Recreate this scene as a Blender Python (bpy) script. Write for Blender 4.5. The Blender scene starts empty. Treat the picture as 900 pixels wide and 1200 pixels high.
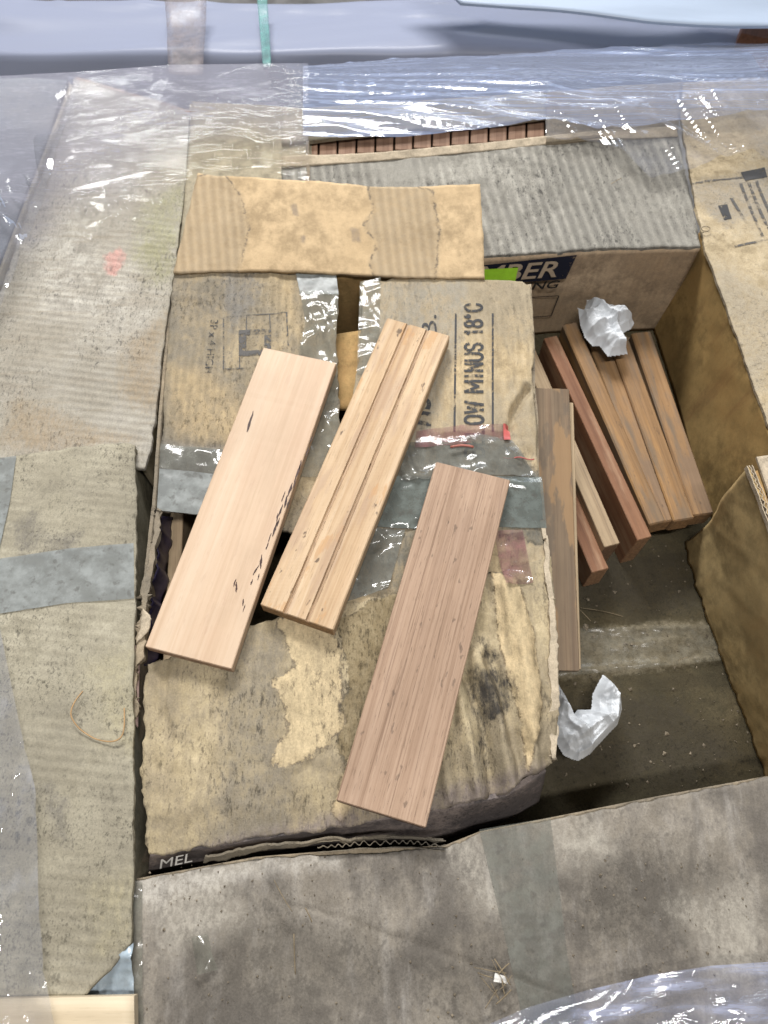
import bpy, bmesh, math, random
import numpy as np
from mathutils import Matrix, Vector

random.seed(7)
rng = np.random.default_rng(7)
scene = bpy.context.scene

# ------------------------------------------------------------------ camera
PITCH, CAM_H, FPX = math.radians(65), 0.70, 900.0
cam_d = bpy.data.cameras.new('camera')
cam = bpy.data.objects.new('camera', cam_d)
scene.collection.objects.link(cam)
cam.location = (0, 0, CAM_H)
cam.rotation_euler = (math.radians(90) - PITCH, 0, 0)
cam_d.sensor_fit = 'VERTICAL'
cam_d.sensor_height = 36
cam_d.lens = 36 * FPX / 1200
cam_d.clip_start, cam_d.clip_end = 0.02, 60
cam_d.dof.use_dof = True
cam_d.dof.focus_distance = 0.74
cam_d.dof.aperture_fstop = 9.0
scene.camera = cam

# ------------------------------------------------------------------ light
world = bpy.data.worlds.new('World')
scene.world = world
world.use_nodes = True
bg = world.node_tree.nodes['Background']
bg.inputs[0].default_value = (0.95, 0.97, 1.0, 1)
bg.inputs[1].default_value = 0.20


def area(name, loc, target, sx, sy, power, col):
    l = bpy.data.lights.new(name, 'AREA')
    l.shape, l.size, l.size_y, l.energy, l.color = 'RECTANGLE', sx, sy, power, col
    o = bpy.data.objects.new(name, l)
    scene.collection.objects.link(o)
    o.location = loc
    o.rotation_euler = (Vector(target) - Vector(loc)).to_track_quat('-Z', 'Y').to_euler()
    return o


area('daylight_opening', (-0.5, 3.0, 2.5), (0.1, 0.4, 0), 1.5, 0.6, 185, (1.0, 0.985, 0.97))
area('sky_doorway', (0.9, 6.2, 2.9), (0.2, 0.9, 0), 3.4, 1.6, 42, (0.55, 0.70, 1.0))
area('ceiling_tube', (-1.0, 4.2, 2.5), (0.0, 0.6, 0), 1.3, 0.08, 16, (0.97, 1.0, 0.96))
area('ceiling_tube.001', (0.9, 4.4, 2.5), (0.0, 0.6, 0), 1.3, 0.08, 16, (0.97, 1.0, 0.96))
area('ceiling_tube.002', (0.25, -0.4, 2.7), (0.1, 0.4, 0), 1.3, 0.1, 64, (1.0, 0.97, 0.94))

vs = scene.view_settings
vs.view_transform, vs.look, vs.exposure, vs.gamma = 'Standard', 'None', -0.12, 1.0
vs.use_curve_mapping = False
scene.cycles.max_bounces = 6
scene.cycles.use_adaptive_sampling = True
scene.cycles.adaptive_threshold = 0.02
scene.cycles.transparent_max_bounces = 12
scene.cycles.caustics_reflective = False
scene.cycles.caustics_refractive = False
scene.cycles.use_denoising = True

# ------------------------------------------------------------------ geometry helpers
_F = np.array([0, math.cos(PITCH), -math.sin(PITCH)])
_U = np.array([0, math.sin(PITCH), math.cos(PITCH)])
_R = np.array([1.0, 0, 0])
_C = np.array([0, 0, CAM_H])


def at(x, y, z=0.0):
    """Measured point of the photograph -> point in the place on the level z."""
    d = _F + (x - 450) / FPX * _R - (y - 600) / FPX * _U
    return _C + d * ((z - CAM_H) / d[2])


def pts(lst, z=0.0):
    return np.array([at(p[0], p[1], p[2] if len(p) > 2 else z) for p in lst])


def _hash(i, j, s):
    h = (i.astype(np.int64) * 374761393 + j.astype(np.int64) * 668265263 + s * 1442695041) & 0x7fffffff
    h = ((h ^ (h >> 13)) * 1274126177) & 0x7fffffff
    return ((h ^ (h >> 16)) & 0xffff) / 65535.0


def vn(x, y, s=0):
    x = np.asarray(x, float); y = np.asarray(y, float)
    i = np.floor(x); j = np.floor(y)
    u = x - i; v = y - j
    u = u * u * u * (u * (u * 6 - 15) + 10); v = v * v * v * (v * (v * 6 - 15) + 10)
    a = _hash(i, j, s); b = _hash(i + 1, j, s); c = _hash(i, j + 1, s); d = _hash(i + 1, j + 1, s)
    return (a * (1 - u) + b * u) * (1 - v) + (c * (1 - u) + d * u) * v - 0.5


def fbm(x, y, s=0, o=4, g=0.5):
    t = 0; a = 1; x = np.asarray(x, float); y = np.asarray(y, float)
    for k in range(o):
        t = t + a * vn(x, y, s + k * 17)
        x = x * 2.03 + 5.1; y = y * 2.03 + 3.7; a *= g
    return t


def ridged(x, y, s=0, o=3):
    t = 0; a = 1
    for k in range(o):
        t = t + a * (1 - np.abs(vn(x, y, s + k * 31)) * 2) ** 5
        x = x * 2.1 + 1.3; y = y * 2.1 + 8.1; a *= 0.5
    return t


def resample(P, n):
    P = np.asarray(P, float)
    d = np.concatenate([[0], np.cumsum(np.linalg.norm(np.diff(P, axis=0), axis=1))])
    t = np.linspace(0, d[-1], n)
    return np.stack([np.interp(t, d, P[:, k]) for k in range(3)], 1)


def seg_dist(X, Y, poly, closed=False):
    poly = np.asarray(poly)[:, :2]
    n = len(poly); best = np.full(X.shape, 1e9)
    for i in range(n if closed else n - 1):
        a = poly[i]; b = poly[(i + 1) % n]; ab = b - a
        L = max(ab @ ab, 1e-12)
        t = np.clip(((X - a[0]) * ab[0] + (Y - a[1]) * ab[1]) / L, 0, 1)
        best = np.minimum(best, np.hypot(X - a[0] - t * ab[0], Y - a[1] - t * ab[1]))
    return best


def inside(X, Y, poly):
    poly = np.asarray(poly)[:, :2]; r = np.zeros(X.shape, bool); n = len(poly)
    for i in range(n):
        x1, y1 = poly[i]; x2, y2 = poly[(i + 1) % n]
        c = ((y1 > Y) != (y2 > Y)) & (X < (x2 - x1) * (Y - y1) / (y2 - y1 + 1e-12) + x1)
        r ^= c
    return r


def sdf(X, Y, poly):
    d = seg_dist(X, Y, poly, True)
    return np.where(inside(X, Y, poly), d, -d)


def link(name, mesh, mat=None, parent=None, loc=None):
    o = bpy.data.objects.new(name, mesh)
    scene.collection.objects.link(o)
    if mat is not None:
        mesh.materials.append(mat)
    if parent is not None:
        o.parent = parent
    if loc is not None:
        o.location = loc
    return o


def tag(o, label=None, cat=None, group=None, kind=None):
    if label: o['label'] = label
    if cat: o['category'] = cat
    if group: o['group'] = group
    if kind: o['kind'] = kind
    return o


def thing(name, loc, label, cat, group=None):
    o = bpy.data.objects.new(name, None)
    scene.collection.objects.link(o)
    o.empty_display_size = 0.05
    o.location = loc
    return tag(o, label, cat, group)


def base_of(parent):
    p = np.zeros(3)
    while parent is not None:
        p = p + np.array(parent.location); parent = parent.parent
    return p


def mesh_np(name, V, Fc, smooth=True, attrs=None):
    me = bpy.data.meshes.new(name)
    me.from_pydata(V.tolist() if isinstance(V, np.ndarray) else V, [], Fc)
    if smooth:
        me.polygons.foreach_set('use_smooth', np.ones(len(me.polygons), bool))
    if attrs:
        for k, a in attrs.items():
            at_ = me.attributes.new(k, 'FLOAT', 'POINT')
            at_.data.foreach_set('value', np.asarray(a, np.float32))
    me.update()
    return me


SURF = {}          # name -> top surface grids, so print and tape follow them


def coons(top, bot, left, right, res, nmin=6):
    lu = max(np.linalg.norm(np.diff(top, axis=0), axis=1).sum(), np.linalg.norm(np.diff(bot, axis=0), axis=1).sum())
    lv = max(np.linalg.norm(np.diff(left, axis=0), axis=1).sum(), np.linalg.norm(np.diff(right, axis=0), axis=1).sum())
    nu = int(max(nmin, lu / res)) + 1; nv = int(max(nmin, lv / res)) + 1
    T = resample(top, nu); B = resample(bot, nu); L = resample(left, nv); Rr = resample(right, nv)
    u = np.linspace(0, 1, nu)[None, :, None]; v = np.linspace(0, 1, nv)[:, None, None]
    S = (1 - v) * T[None] + v * B[None] + (1 - u) * L[:, None] + u * Rr[:, None]
    S = S - ((1 - u) * (1 - v) * T[0] + u * (1 - v) * T[-1] + (1 - u) * v * B[0] + u * v * B[-1])
    return S


def normals(S):
    du = np.gradient(S, axis=1); dv = np.gradient(S, axis=0)
    n = np.cross(dv, du)
    return n / (np.linalg.norm(n, axis=2, keepdims=True) + 1e-12)


def panel(name, top, bot, left, right, mat, parent=None, thick=0.004, res=0.004, disp=None,
          masks=None, ragged=0.0, zm=0.0, key=None, smooth=True, flip=False):
    """Sheet of board bounded by four drawn edges, with thickness, wobble, torn rims and stain fields."""
    S = coons(top, bot, left, right, res)
    nv, nu = S.shape[:2]
    if ragged:
        u = np.linspace(0, 1, nu)[None, :]; v = np.linspace(0, 1, nv)[:, None]
        sd = abs(hash(name + str(nu))) % 97 if False else (nu * 7 + nv * 3) % 97
        n1 = fbm(S[..., 0] * 90, S[..., 1] * 90, sd, 4); n2 = fbm(S[..., 0] * 90, S[..., 1] * 90, sd + 50, 4)
        e = np.maximum(np.maximum(np.exp(-u * nu / 3.0), np.exp(-(1 - u) * nu / 3.0)),
                       np.maximum(np.exp(-v * nv / 3.0), np.exp(-(1 - v) * nv / 3.0)))
        S[..., 0] += ragged * n1 * e; S[..., 1] += ragged * n2 * e
    N = normals(S)
    if flip: N = -N
    if disp is not None:
        S = S + N * disp(S[..., 0], S[..., 1], S[..., 2])[..., None]
        N = normals(S)
        if flip: N = -N
    if key: SURF[key] = S.reshape(-1, 3).copy()
    o0 = base_of(parent)
    V = (S - o0).reshape(-1, 3)
    ix = np.arange(nu * nv).reshape(nv, nu)
    q = np.stack([ix[:-1, :-1], ix[1:, :-1], ix[1:, 1:], ix[:-1, 1:]], -1).reshape(-1, 4)
    if flip: q = q[:, ::-1]
    Fc = q.tolist()
    M = nu * nv
    if thick:
        V = np.concatenate([V, (S - N * thick - o0).reshape(-1, 3)])
        Fc += (q[:, ::-1] + M).tolist()
        ring = np.concatenate([ix[0, :], ix[1:, -1], ix[-1, -2::-1], ix[-2:0:-1, 0]])
        nx = np.roll(ring, -1)
        rim = np.stack([ring, nx, nx + M, ring + M], 1)
        if flip: rim = rim[:, ::-1]
        Fc += rim.tolist()
    attrs = {}
    if masks:
        X, Y = S[..., 0], S[..., 1]
        for k, polys in masks.items():
            if polys and not isinstance(polys[0][0], (list, tuple)): polys = [polys]
            d = None
            for pl in polys:
                dd = sdf(X, Y, pts(pl, zm)); d = dd if d is None else np.maximum(d, dd)
            d = d.reshape(-1)
            attrs[k] = np.concatenate([d, d]) if thick else d
    me = mesh_np(name, V, Fc, smooth, attrs)
    if thick and smooth:
        me.polygons.foreach_set('use_smooth', np.concatenate([np.ones(2 * len(q), bool), np.zeros(len(Fc) - 2 * len(q), bool)]))
    return link(name, me, mat, parent)


def quad(name, tl, tr, br, bl, mat, parent=None, **k):
    f = lambda a, b: np.array([a, b])
    return panel(name, f(tl, tr), f(bl, br), f(tl, bl), f(tr, br), mat, parent, **k)


def wall(name, topline, depth, mat, parent=None, lean=(0, 0), **k):
    """Upright carton side hanging from a top edge."""
    T = np.asarray(topline); B = T + np.array([lean[0], lean[1], -depth])
    return panel(name, T, B, np.array([T[0], B[0]]), np.array([T[-1], B[-1]]), mat, parent, **k)


def drape_z(XY, key):
    G = SURF[key]; out = np.empty(len(XY))
    for i in range(0, len(XY), 256):
        d = (XY[i:i + 256, None, 0] - G[None, :, 0]) ** 2 + (XY[i:i + 256, None, 1] - G[None, :, 1]) ** 2
        k = np.argpartition(d, 4, axis=1)[:, :4]
        w = 1 / (np.take_along_axis(d, k, 1) + 1e-8)
        out[i:i + 256] = (w * G[:, 2][k]).sum(1) / w.sum(1)
    return out


def tape(name, top, bot, left, right, mat, parent, key=None, off=0.0009, z=0.0, wr=0.0006, res=0.003, seed=3, thick=0.0):
    T, B, L, Rr = (pts(a, z) for a in (top, bot, left, right))
    S = coons(T, B, L, Rr, res); nv, nu = S.shape[:2]
    if key:
        S[..., 2] = drape_z(S.reshape(-1, 3)[:, :2], key).reshape(nv, nu)
    S[..., 2] += off + wr * (ridged(S[..., 0] * 30 + S[..., 1] * 12, S[..., 1] * 22 - S[..., 0] * 8, seed, 2) - 0.3)
    V = (S - base_of(parent)).reshape(-1, 3)
    ix = np.arange(nu * nv).reshape(nv, nu)
    q = np.stack([ix[:-1, :-1], ix[1:, :-1], ix[1:, 1:], ix[:-1, 1:]], -1).reshape(-1, 4).tolist()
    return link(name, mesh_np(name, V, q), mat, parent)


def lettering(name, text, origin, xdir, ydir, size, mat, parent, key=None, off=0.0008, shear=0.0, sx=1.0, space=1.0, bold=0.0):
    cu = bpy.data.curves.new(name, 'FONT')
    cu.body = text; cu.size = size; cu.shear = shear; cu.space_character = space; cu.offset = bold
    cu.resolution_u = 3
    tmp = bpy.data.objects.new('tmp', cu)
    scene.collection.objects.link(tmp)
    dg = bpy.context.evaluated_depsgraph_get()
    me = bpy.data.meshes.new_from_object(tmp.evaluated_get(dg))
    bpy.data.objects.remove(tmp); bpy.data.curves.remove(cu)
    me.name = name
    bm = bmesh.new(); bm.from_mesh(me)
    bmesh.ops.triangulate(bm, faces=bm.faces[:])
    for _ in range(3):
        lg = [e for e in bm.edges if e.calc_length() > 0.005]
        if not lg: break
        bmesh.ops.subdivide_edges(bm, edges=lg, cuts=1)
    bmesh.ops.triangulate(bm, faces=bm.faces[:])
    xd = Vector(xdir).normalized(); yd = Vector(ydir).normalized(); n = xd.cross(yd)
    W = [Vector(origin) + xd * (v.co.x * sx) + yd * v.co.y for v in bm.verts]
    if key:
        zz = drape_z(np.array([[w.x, w.y] for w in W]), key)
        for w, z_ in zip(W, zz): w.z = z_ + off
    else:
        W = [w + n * off for w in W]
    b = Vector(base_of(parent))
    for v, w in zip(bm.verts, W): v.co = w - b
    bm.to_mesh(me); bm.free(); me.materials.clear()
    return link(name, me, mat, parent)


def ink_shape(name, poly3, mat, parent, key=None, off=0.0007, res=0.004):
    """Flat printed area given as four points."""
    a, b, c, d = [np.asarray(p) for p in poly3]
    S = coons(np.array([a, b]), np.array([d, c]), np.array([a, d]), np.array([b, c]), res, 1)
    nv, nu = S.shape[:2]
    if key: S[..., 2] = drape_z(S.reshape(-1, 3)[:, :2], key).reshape(nv, nu) + off
    else: S = S + normals(S) * off
    V = (S - base_of(parent)).reshape(-1, 3)
    ix = np.arange(nu * nv).reshape(nv, nu)
    q = np.stack([ix[:-1, :-1], ix[1:, :-1], ix[1:, 1:], ix[:-1, 1:]], -1).reshape(-1, 4).tolist()
    return link(name, mesh_np(name, V, q), mat, parent)


def board(name, q, zf, zn, thick, mat, parent=None, prof=None, chamfer=0.0008, nseg=40, warp=0.0004, seed=0):
    """Sawn board from the four corners of its top face (far left, far right, near right, near left)."""
    fl, fr = at(*q[0], zf), at(*q[1], zf); nr, nl = at(*q[2], zn), at(*q[3], zn)
    A, B = (fl + fr) / 2, (nl + nr) / 2
    X = A - B; L = np.linalg.norm(X); X = X / L
    side = ((fr - fl) + (nr - nl)) / 2
    Y = -(side - (side @ X) * X); W = np.linalg.norm(Y); Y = Y / W
    Z = np.cross(X, Y)
    if Z[2] < 0: Z = -Z; Y = -Y
    c = chamfer
    if prof is None:
        prof = [(-W / 2, -thick + c), (-W / 2, -c), (-W / 2 + c, 0)]
        prof += [(-W / 2 + W * k / 8, 0) for k in range(1, 8)]
        prof += [(W / 2 - c, 0), (W / 2, -c), (W / 2, -thick + c), (W / 2 - c, -thick), (-W / 2 + c, -thick)]
    else:
        prof = prof(W)
    prof = np.array(prof)
    m = len(prof); cz = -thick / 2
    xs = np.concatenate([[-L / 2], np.linspace(-L / 2 + c, L / 2 - c, nseg), [L / 2]])
    V = []
    for i, x in enumerate(xs):
        k = 1 - (0 if 0 < i < len(xs) - 1 else 1) * c / (W / 2)
        kz = 1 - (0 if 0 < i < len(xs) - 1 else 1) * 2 * c / thick
        for (y, z) in prof:
            yy, zz = y * k, cz + (z - cz) * kz
            w = warp * (vn(np.array(x * 22.), np.array(yy * 50.), seed) + vn(np.array(x * 160.), np.array(zz * 300. + 9), seed + 4) * 0.4)
            V.append((x, yy + float(w), zz + float(w)))
    Fc = []
    for i in range(len(xs) - 1):
        for j in range(m):
            a = i * m + j; b = i * m + (j + 1) % m
            Fc.append((a, a + m, b + m, b))
    Fc.append(tuple(range(m)))
    Fc.append(tuple(range((len(xs) - 1) * m, len(xs) * m))[::-1])
    me = mesh_np(name, np.array(V), Fc, False)
    bm = bmesh.new(); bm.from_mesh(me); bmesh.ops.recalc_face_normals(bm, faces=bm.faces[:]); bm.to_mesh(me); bm.free()
    o = link(name, me, mat, None)
    M = Matrix(((X[0], Y[0], Z[0], 0), (X[1], Y[1], Z[1], 0), (X[2], Y[2], Z[2], 0), (0, 0, 0, 1)))
    C = (A + B) / 2
    M.translation = Vector(C)
    o.matrix_world = M
    if parent is not None:
        o.parent = parent
        o.matrix_parent_inverse = Matrix.Identity(4)
        M.translation = Vector(C - base_of(parent))
        o.matrix_basis = M
    o['_dim'] = (float(L), float(W))
    return o


def tube(name, P, r, mat, parent=None, n=6, taper=False):
    P = np.asarray(P, float) - base_of(parent)
    V = []; Fc = []
    for i, p in enumerate(P):
        t = P[min(i + 1, len(P) - 1)] - P[max(i - 1, 0)]; t = t / (np.linalg.norm(t) + 1e-9)
        a = np.cross(t, [0.1, 0.2, 1.0]); a /= np.linalg.norm(a) + 1e-9; b = np.cross(t, a)
        rr = r * (1 - 0.6 * i / len(P)) if taper else r
        for k in range(n):
            g = 2 * math.pi * k / n
            V.append(p + rr * (math.cos(g) * a + math.sin(g) * b))
    for i in range(len(P) - 1):
        for k in range(n):
            Fc.append((i * n + k, i * n + (k + 1) % n, (i + 1) * n + (k + 1) % n, (i + 1) * n + k))
    Fc.append(tuple(range(n))[::-1]); Fc.append(tuple(range((len(P) - 1) * n, len(P) * n)))
    return link(name, mesh_np(name, np.array(V), Fc), mat, parent)


def fluted_edge(name, line, width, mat, parent, flute=0.0065, tall=0.006, liner=0.0008, seed=1):
    """Cut rim of corrugated board: two liners with the wave between them, seen end-on."""
    P = resample(np.asarray(line), 320)
    t = np.gradient(P, axis=0); t /= np.linalg.norm(t, axis=1, keepdims=True)
    s = np.cross(t, [0, 0, 1.0]); s /= np.linalg.norm(s, axis=1, keepdims=True)
    d = np.concatenate([[0], np.cumsum(np.linalg.norm(np.diff(P, axis=0), axis=1))])
    V = []; Fc = []
    def ribbon(off, w):
        b = len(V); o = off[:, None] * s
        for i in range(len(P)):
            j = (fbm(d[i] * 300, 0.0, seed, 2)) * 0.0008
            for (k, z) in ((-w / 2, -tall), (w / 2, -tall), (w / 2, j), (-w / 2, j)):
                V.append(P[i] + o[i] + s[i] * k + np.array([0, 0, z]))
        for i in range(len(P) - 1):
            for k in range(4):
                a0 = b + i * 4 + k; a1 = b + i * 4 + (k + 1) % 4
                Fc.append((a0, a1, a1 + 4, a0 + 4))
    ns = fbm(d * 60, d * 0, seed + 3, 3) * 0.001
    ribbon(np.full(len(P), -width / 2) + ns, liner); ribbon(np.full(len(P), width / 2) + ns, liner)
    ribbon(np.sin(d / flute * 2 * math.pi + 9 * vn(d * 32, d * 0, seed)) * (width / 2 - liner) * (0.62 + 0.9 * vn(d * 45, d * 0 + 3, seed)) + ns, liner)
    return link(name, mesh_np(name, np.array(V) - base_of(parent), Fc, False), mat, parent)


# ------------------------------------------------------------------ materials
class NT:
    def __init__(s, name):
        s.m = bpy.data.materials.new(name); s.m.use_nodes = True
        s.t = s.m.node_tree; s.t.nodes.clear()
        s.out = s.t.nodes.new('ShaderNodeOutputMaterial')
        s.x = 0

    def n(s, typ, ins=None, **at_):
        o = s.t.nodes.new(typ); s.x += 40; o.location = (s.x, 0)
        for k, v in at_.items(): setattr(o, k, v)
        for k, v in (ins or {}).items(): s.put(o.inputs[k], v)
        return o

    def put(s, sock, v):
        if isinstance(v, bpy.types.NodeSocket): s.t.links.new(v, sock)
        elif isinstance(v, (tuple, list)) and len(v) == 3 and sock.type == 'RGBA': sock.default_value = (*v, 1)
        else: sock.default_value = v

    def ma(s, op, a, b=0.0, c=0.0, clamp=False):
        o = s.n('ShaderNodeMath', operation=op, use_clamp=clamp)
        s.put(o.inputs[0], a); s.put(o.inputs[1], b)
        if op in ('MULTIPLY_ADD',): s.put(o.inputs[2], c)
        return o.outputs[0]

    def vm(s, op, a, b=None, sc=None):
        o = s.n('ShaderNodeVectorMath', operation=op)
        s.put(o.inputs[0], a)
        if b is not None: s.put(o.inputs[1], b)
        if sc is not None: s.put(o.inputs['Scale'], sc)
        return o.outputs['Value'] if op == 'DOT_PRODUCT' else o.outputs[0]

    def obj(s, off=(0, 0, 0), sc=(1, 1, 1)):
        c = s.n('ShaderNodeTexCoord').outputs['Object']
        o = s.n('ShaderNodeMapping'); s.put(o.inputs[0], c)
        o.inputs['Location'].default_value = off; o.inputs['Scale'].default_value = sc
        return o.outputs[0]

    def scale(s, v, sc):
        o = s.n('ShaderNodeMapping'); s.put(o.inputs[0], v); o.inputs['Scale'].default_value = sc
        return o.outputs[0]

    def noise(s, v, sc, det=4.0, rough=0.55, dist=0.0):
        o = s.n('ShaderNodeTexNoise', {'Vector': v, 'Scale': sc, 'Detail': det, 'Roughness': rough, 'Distortion': dist})
        return o.outputs['Fac']

    def step(s, v, lo, hi, a=0.0, b=1.0):
        o = s.n('ShaderNodeMapRange', interpolation_type='SMOOTHSTEP')
        s.put(o.inputs[0], v)
        for k, x in zip((1, 2, 3, 4), (lo, hi, a, b)): o.inputs[k].default_value = x
        return o.outputs[0]

    def mix(s, f, a, b, blend='MIX'):
        o = s.n('ShaderNodeMix', data_type='RGBA', blend_type=blend)
        s.put(o.inputs[0], f); s.put(o.inputs[6], a); s.put(o.inputs[7], b)
        return o.outputs[2]

    def attr(s, name):
        return s.n('ShaderNodeAttribute', attribute_name=name).outputs['Fac']

    def bump(s, h, st=0.3, dist=0.001):
        return s.n('ShaderNodeBump', {'Strength': st, 'Distance': dist, 'Height': h}).outputs[0]

    def bsdf(s, col, rough=0.8, spec=0.25, normal=None, **kw):
        o = s.n('ShaderNodeBsdfPrincipled', {'Base Color': col, 'Roughness': rough, 'Specular IOR Level': spec})
        for k, v in kw.items(): s.put(o.inputs[k.replace('_', ' ')], v)
        if normal is not None: s.put(o.inputs['Normal'], normal)
        return o.outputs[0]

    def done(s, sh):
        s.t.links.new(sh, s.out.inputs[0]); return s.m


def card(name, base, light=None, grime=((0.20, 0.18, 0.15), 0.5, 0.47, 0.62), speck=0.5, speck_dir=(1, 1, 1),
         flute=None, stains=(), seed=0, bumpy=0.35, rough=0.86, streak=None, grit=1.0, smear=None):
    """Worn corrugated board: fibre, grey dust, mould specks of mildew, show-through of the flutes, tide-marked stains."""
    t = NT(name)
    co = t.obj((seed * 1.37, seed * 2.11, seed * 0.7))
    n1 = t.noise(co, 7, 5, 0.6, 0.4)
    n2 = t.noise(co, 42, 6, 0.68)
    nf = t.noise(t.scale(co, speck_dir), 190, 5, 0.72)
    n3 = t.noise(co, 620, 3, 0.6)
    lt = light or tuple(min(1, c * 1.18) for c in base)
    dk = tuple(c * 0.62 for c in base)
    col = t.mix(t.step(n2, 0.34, 0.66), dk, lt)
    col = t.mix(t.step(n1, 0.35, 0.65), col, t.mix(0.6, col, base))
    gs = t.ma('ADD', t.ma('ADD', t.ma('MULTIPLY', n1, 0.52), t.ma('MULTIPLY', n2, 0.26)), t.ma('MULTIPLY', nf, 0.22))
    g = t.step(gs, grime[2], grime[3])
    col = t.mix(t.ma('MULTIPLY', g, grime[1]), col, grime[0])
    h = t.ma('ADD', t.ma('ADD', t.ma('MULTIPLY', n3, 0.22), t.ma('MULTIPLY', n2, 0.7)), t.ma('MULTIPLY', nf, 0.35))
    if streak:                                            # scuff lines along a direction
        sc, amt, scol = streak
        ns = t.noise(t.scale(co, sc), 1.0, 5, 0.7)
        col = t.mix(t.ma('MULTIPLY', t.step(ns, 0.50, 0.7), amt), col, scol)
        h = t.ma('ADD', h, t.ma('MULTIPLY', ns, 0.5))
    if smear:                                             # broad rubbed-in grime with soft ends
        sc, amt, scol = smear
        sm = t.ma('ADD', t.ma('MULTIPLY', t.noise(t.scale(co, sc), 1.0, 6, 0.62, 1.2), 0.8), t.ma('MULTIPLY', n2, 0.2))
        col = t.mix(t.ma('MULTIPLY', t.step(sm, 0.42, 0.62), amt), col, scol)
    for st in stains:
        a, scol, amt, ecol, ew, namp, nsc = st[:7]
        soft = st[7] if len(st) > 7 else 0.0012
        nn = t.ma('ADD', t.ma('MULTIPLY', t.ma('SUBTRACT', t.noise(co, nsc, 6, 0.68), 0.5), namp), t.ma('MULTIPLY', t.ma('SUBTRACT', nf, 0.5), namp * 0.4 + soft * 0.8))
        d = t.ma('ADD', t.attr(a), nn)
        f = t.step(d, -soft, soft)
        f = t.ma('MULTIPLY', f, t.step(t.ma('ADD', t.ma('MULTIPLY', n2, 0.5), t.ma('MULTIPLY', nf, 0.5)), 0.36, 0.6, amt * 0.45, amt))
        col = t.mix(f, col, scol)
        if ecol:
            e = t.ma('SUBTRACT', 1.0, t.step(t.ma('ABSOLUTE', d), 0.0, ew))
            e = t.ma('MULTIPLY', e, t.step(t.noise(co, 110, 5, 0.7), 0.42, 0.60))
            col = t.mix(t.ma('MULTIPLY', e, 0.7), col, ecol)
            h = t.ma('SUBTRACT', h, t.ma('MULTIPLY', e, 0.5))
    if flute:
        d, lam, camt, bamt = flute[:4]
        ph = t.ma('MULTIPLY', t.vm('DOT_PRODUCT', co, d), 2 * math.pi / lam)
        ph = t.ma('ADD', ph, t.ma('MULTIPLY', t.noise(co, 12, 2), 1.6))
        w = t.ma('MULTIPLY_ADD', t.ma('SINE', ph), 0.5, 0.5)
        mk = t.step(t.ma('ADD', t.ma('MULTIPLY', t.noise(co, 9, 3), 0.7), t.ma('MULTIPLY', n2, 0.3)), 0.36, 0.58)
        if len(flute) > 4:
            mk = 0.15
            for an in flute[4]: mk = t.ma('MAXIMUM', mk, t.step(t.attr(an), -0.006, 0.008))
        wm = t.ma('MULTIPLY', w, mk)
        col = t.mix(t.ma('MULTIPLY', wm, camt), col, t.mix(1.0, col, (0.45, 0.45, 0.46), 'MULTIPLY'))
        h = t.ma('SUBTRACT', h, t.ma('MULTIPLY', wm, bamt))
    if speck:
        v = t.scale(co, speck_dir)
        s1 = t.step(t.noise(v, 150, 5, 0.68), 0.54, 0.67)
        s2 = t.step(t.noise(v, 380, 3, 0.6), 0.54, 0.66)
        pm = t.step(t.noise(co, 13, 5, 0.65), 0.38, 0.60, 0.2, 1.0)
        f = t.ma('MULTIPLY', t.ma('MULTIPLY', t.ma('MAXIMUM', s1, t.ma('MULTIPLY', s2, 0.75)), pm), speck)
        col = t.mix(f, col, t.mix(1.0, col, (0.22, 0.22, 0.23), 'MULTIPLY'))
    gr = t.step(t.ma('ADD', t.ma('MULTIPLY', nf, 0.6), t.ma('MULTIPLY', n3, 0.4)), 0.36, 0.64)
    col = t.mix(0.55 * grit, col, t.mix(gr, tuple([0.35] * 3), tuple([0.66] * 3)), 'OVERLAY')
    return t.done(t.bsdf(col, rough, 0.18, t.bump(h, bumpy, 0.0024)))


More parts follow.
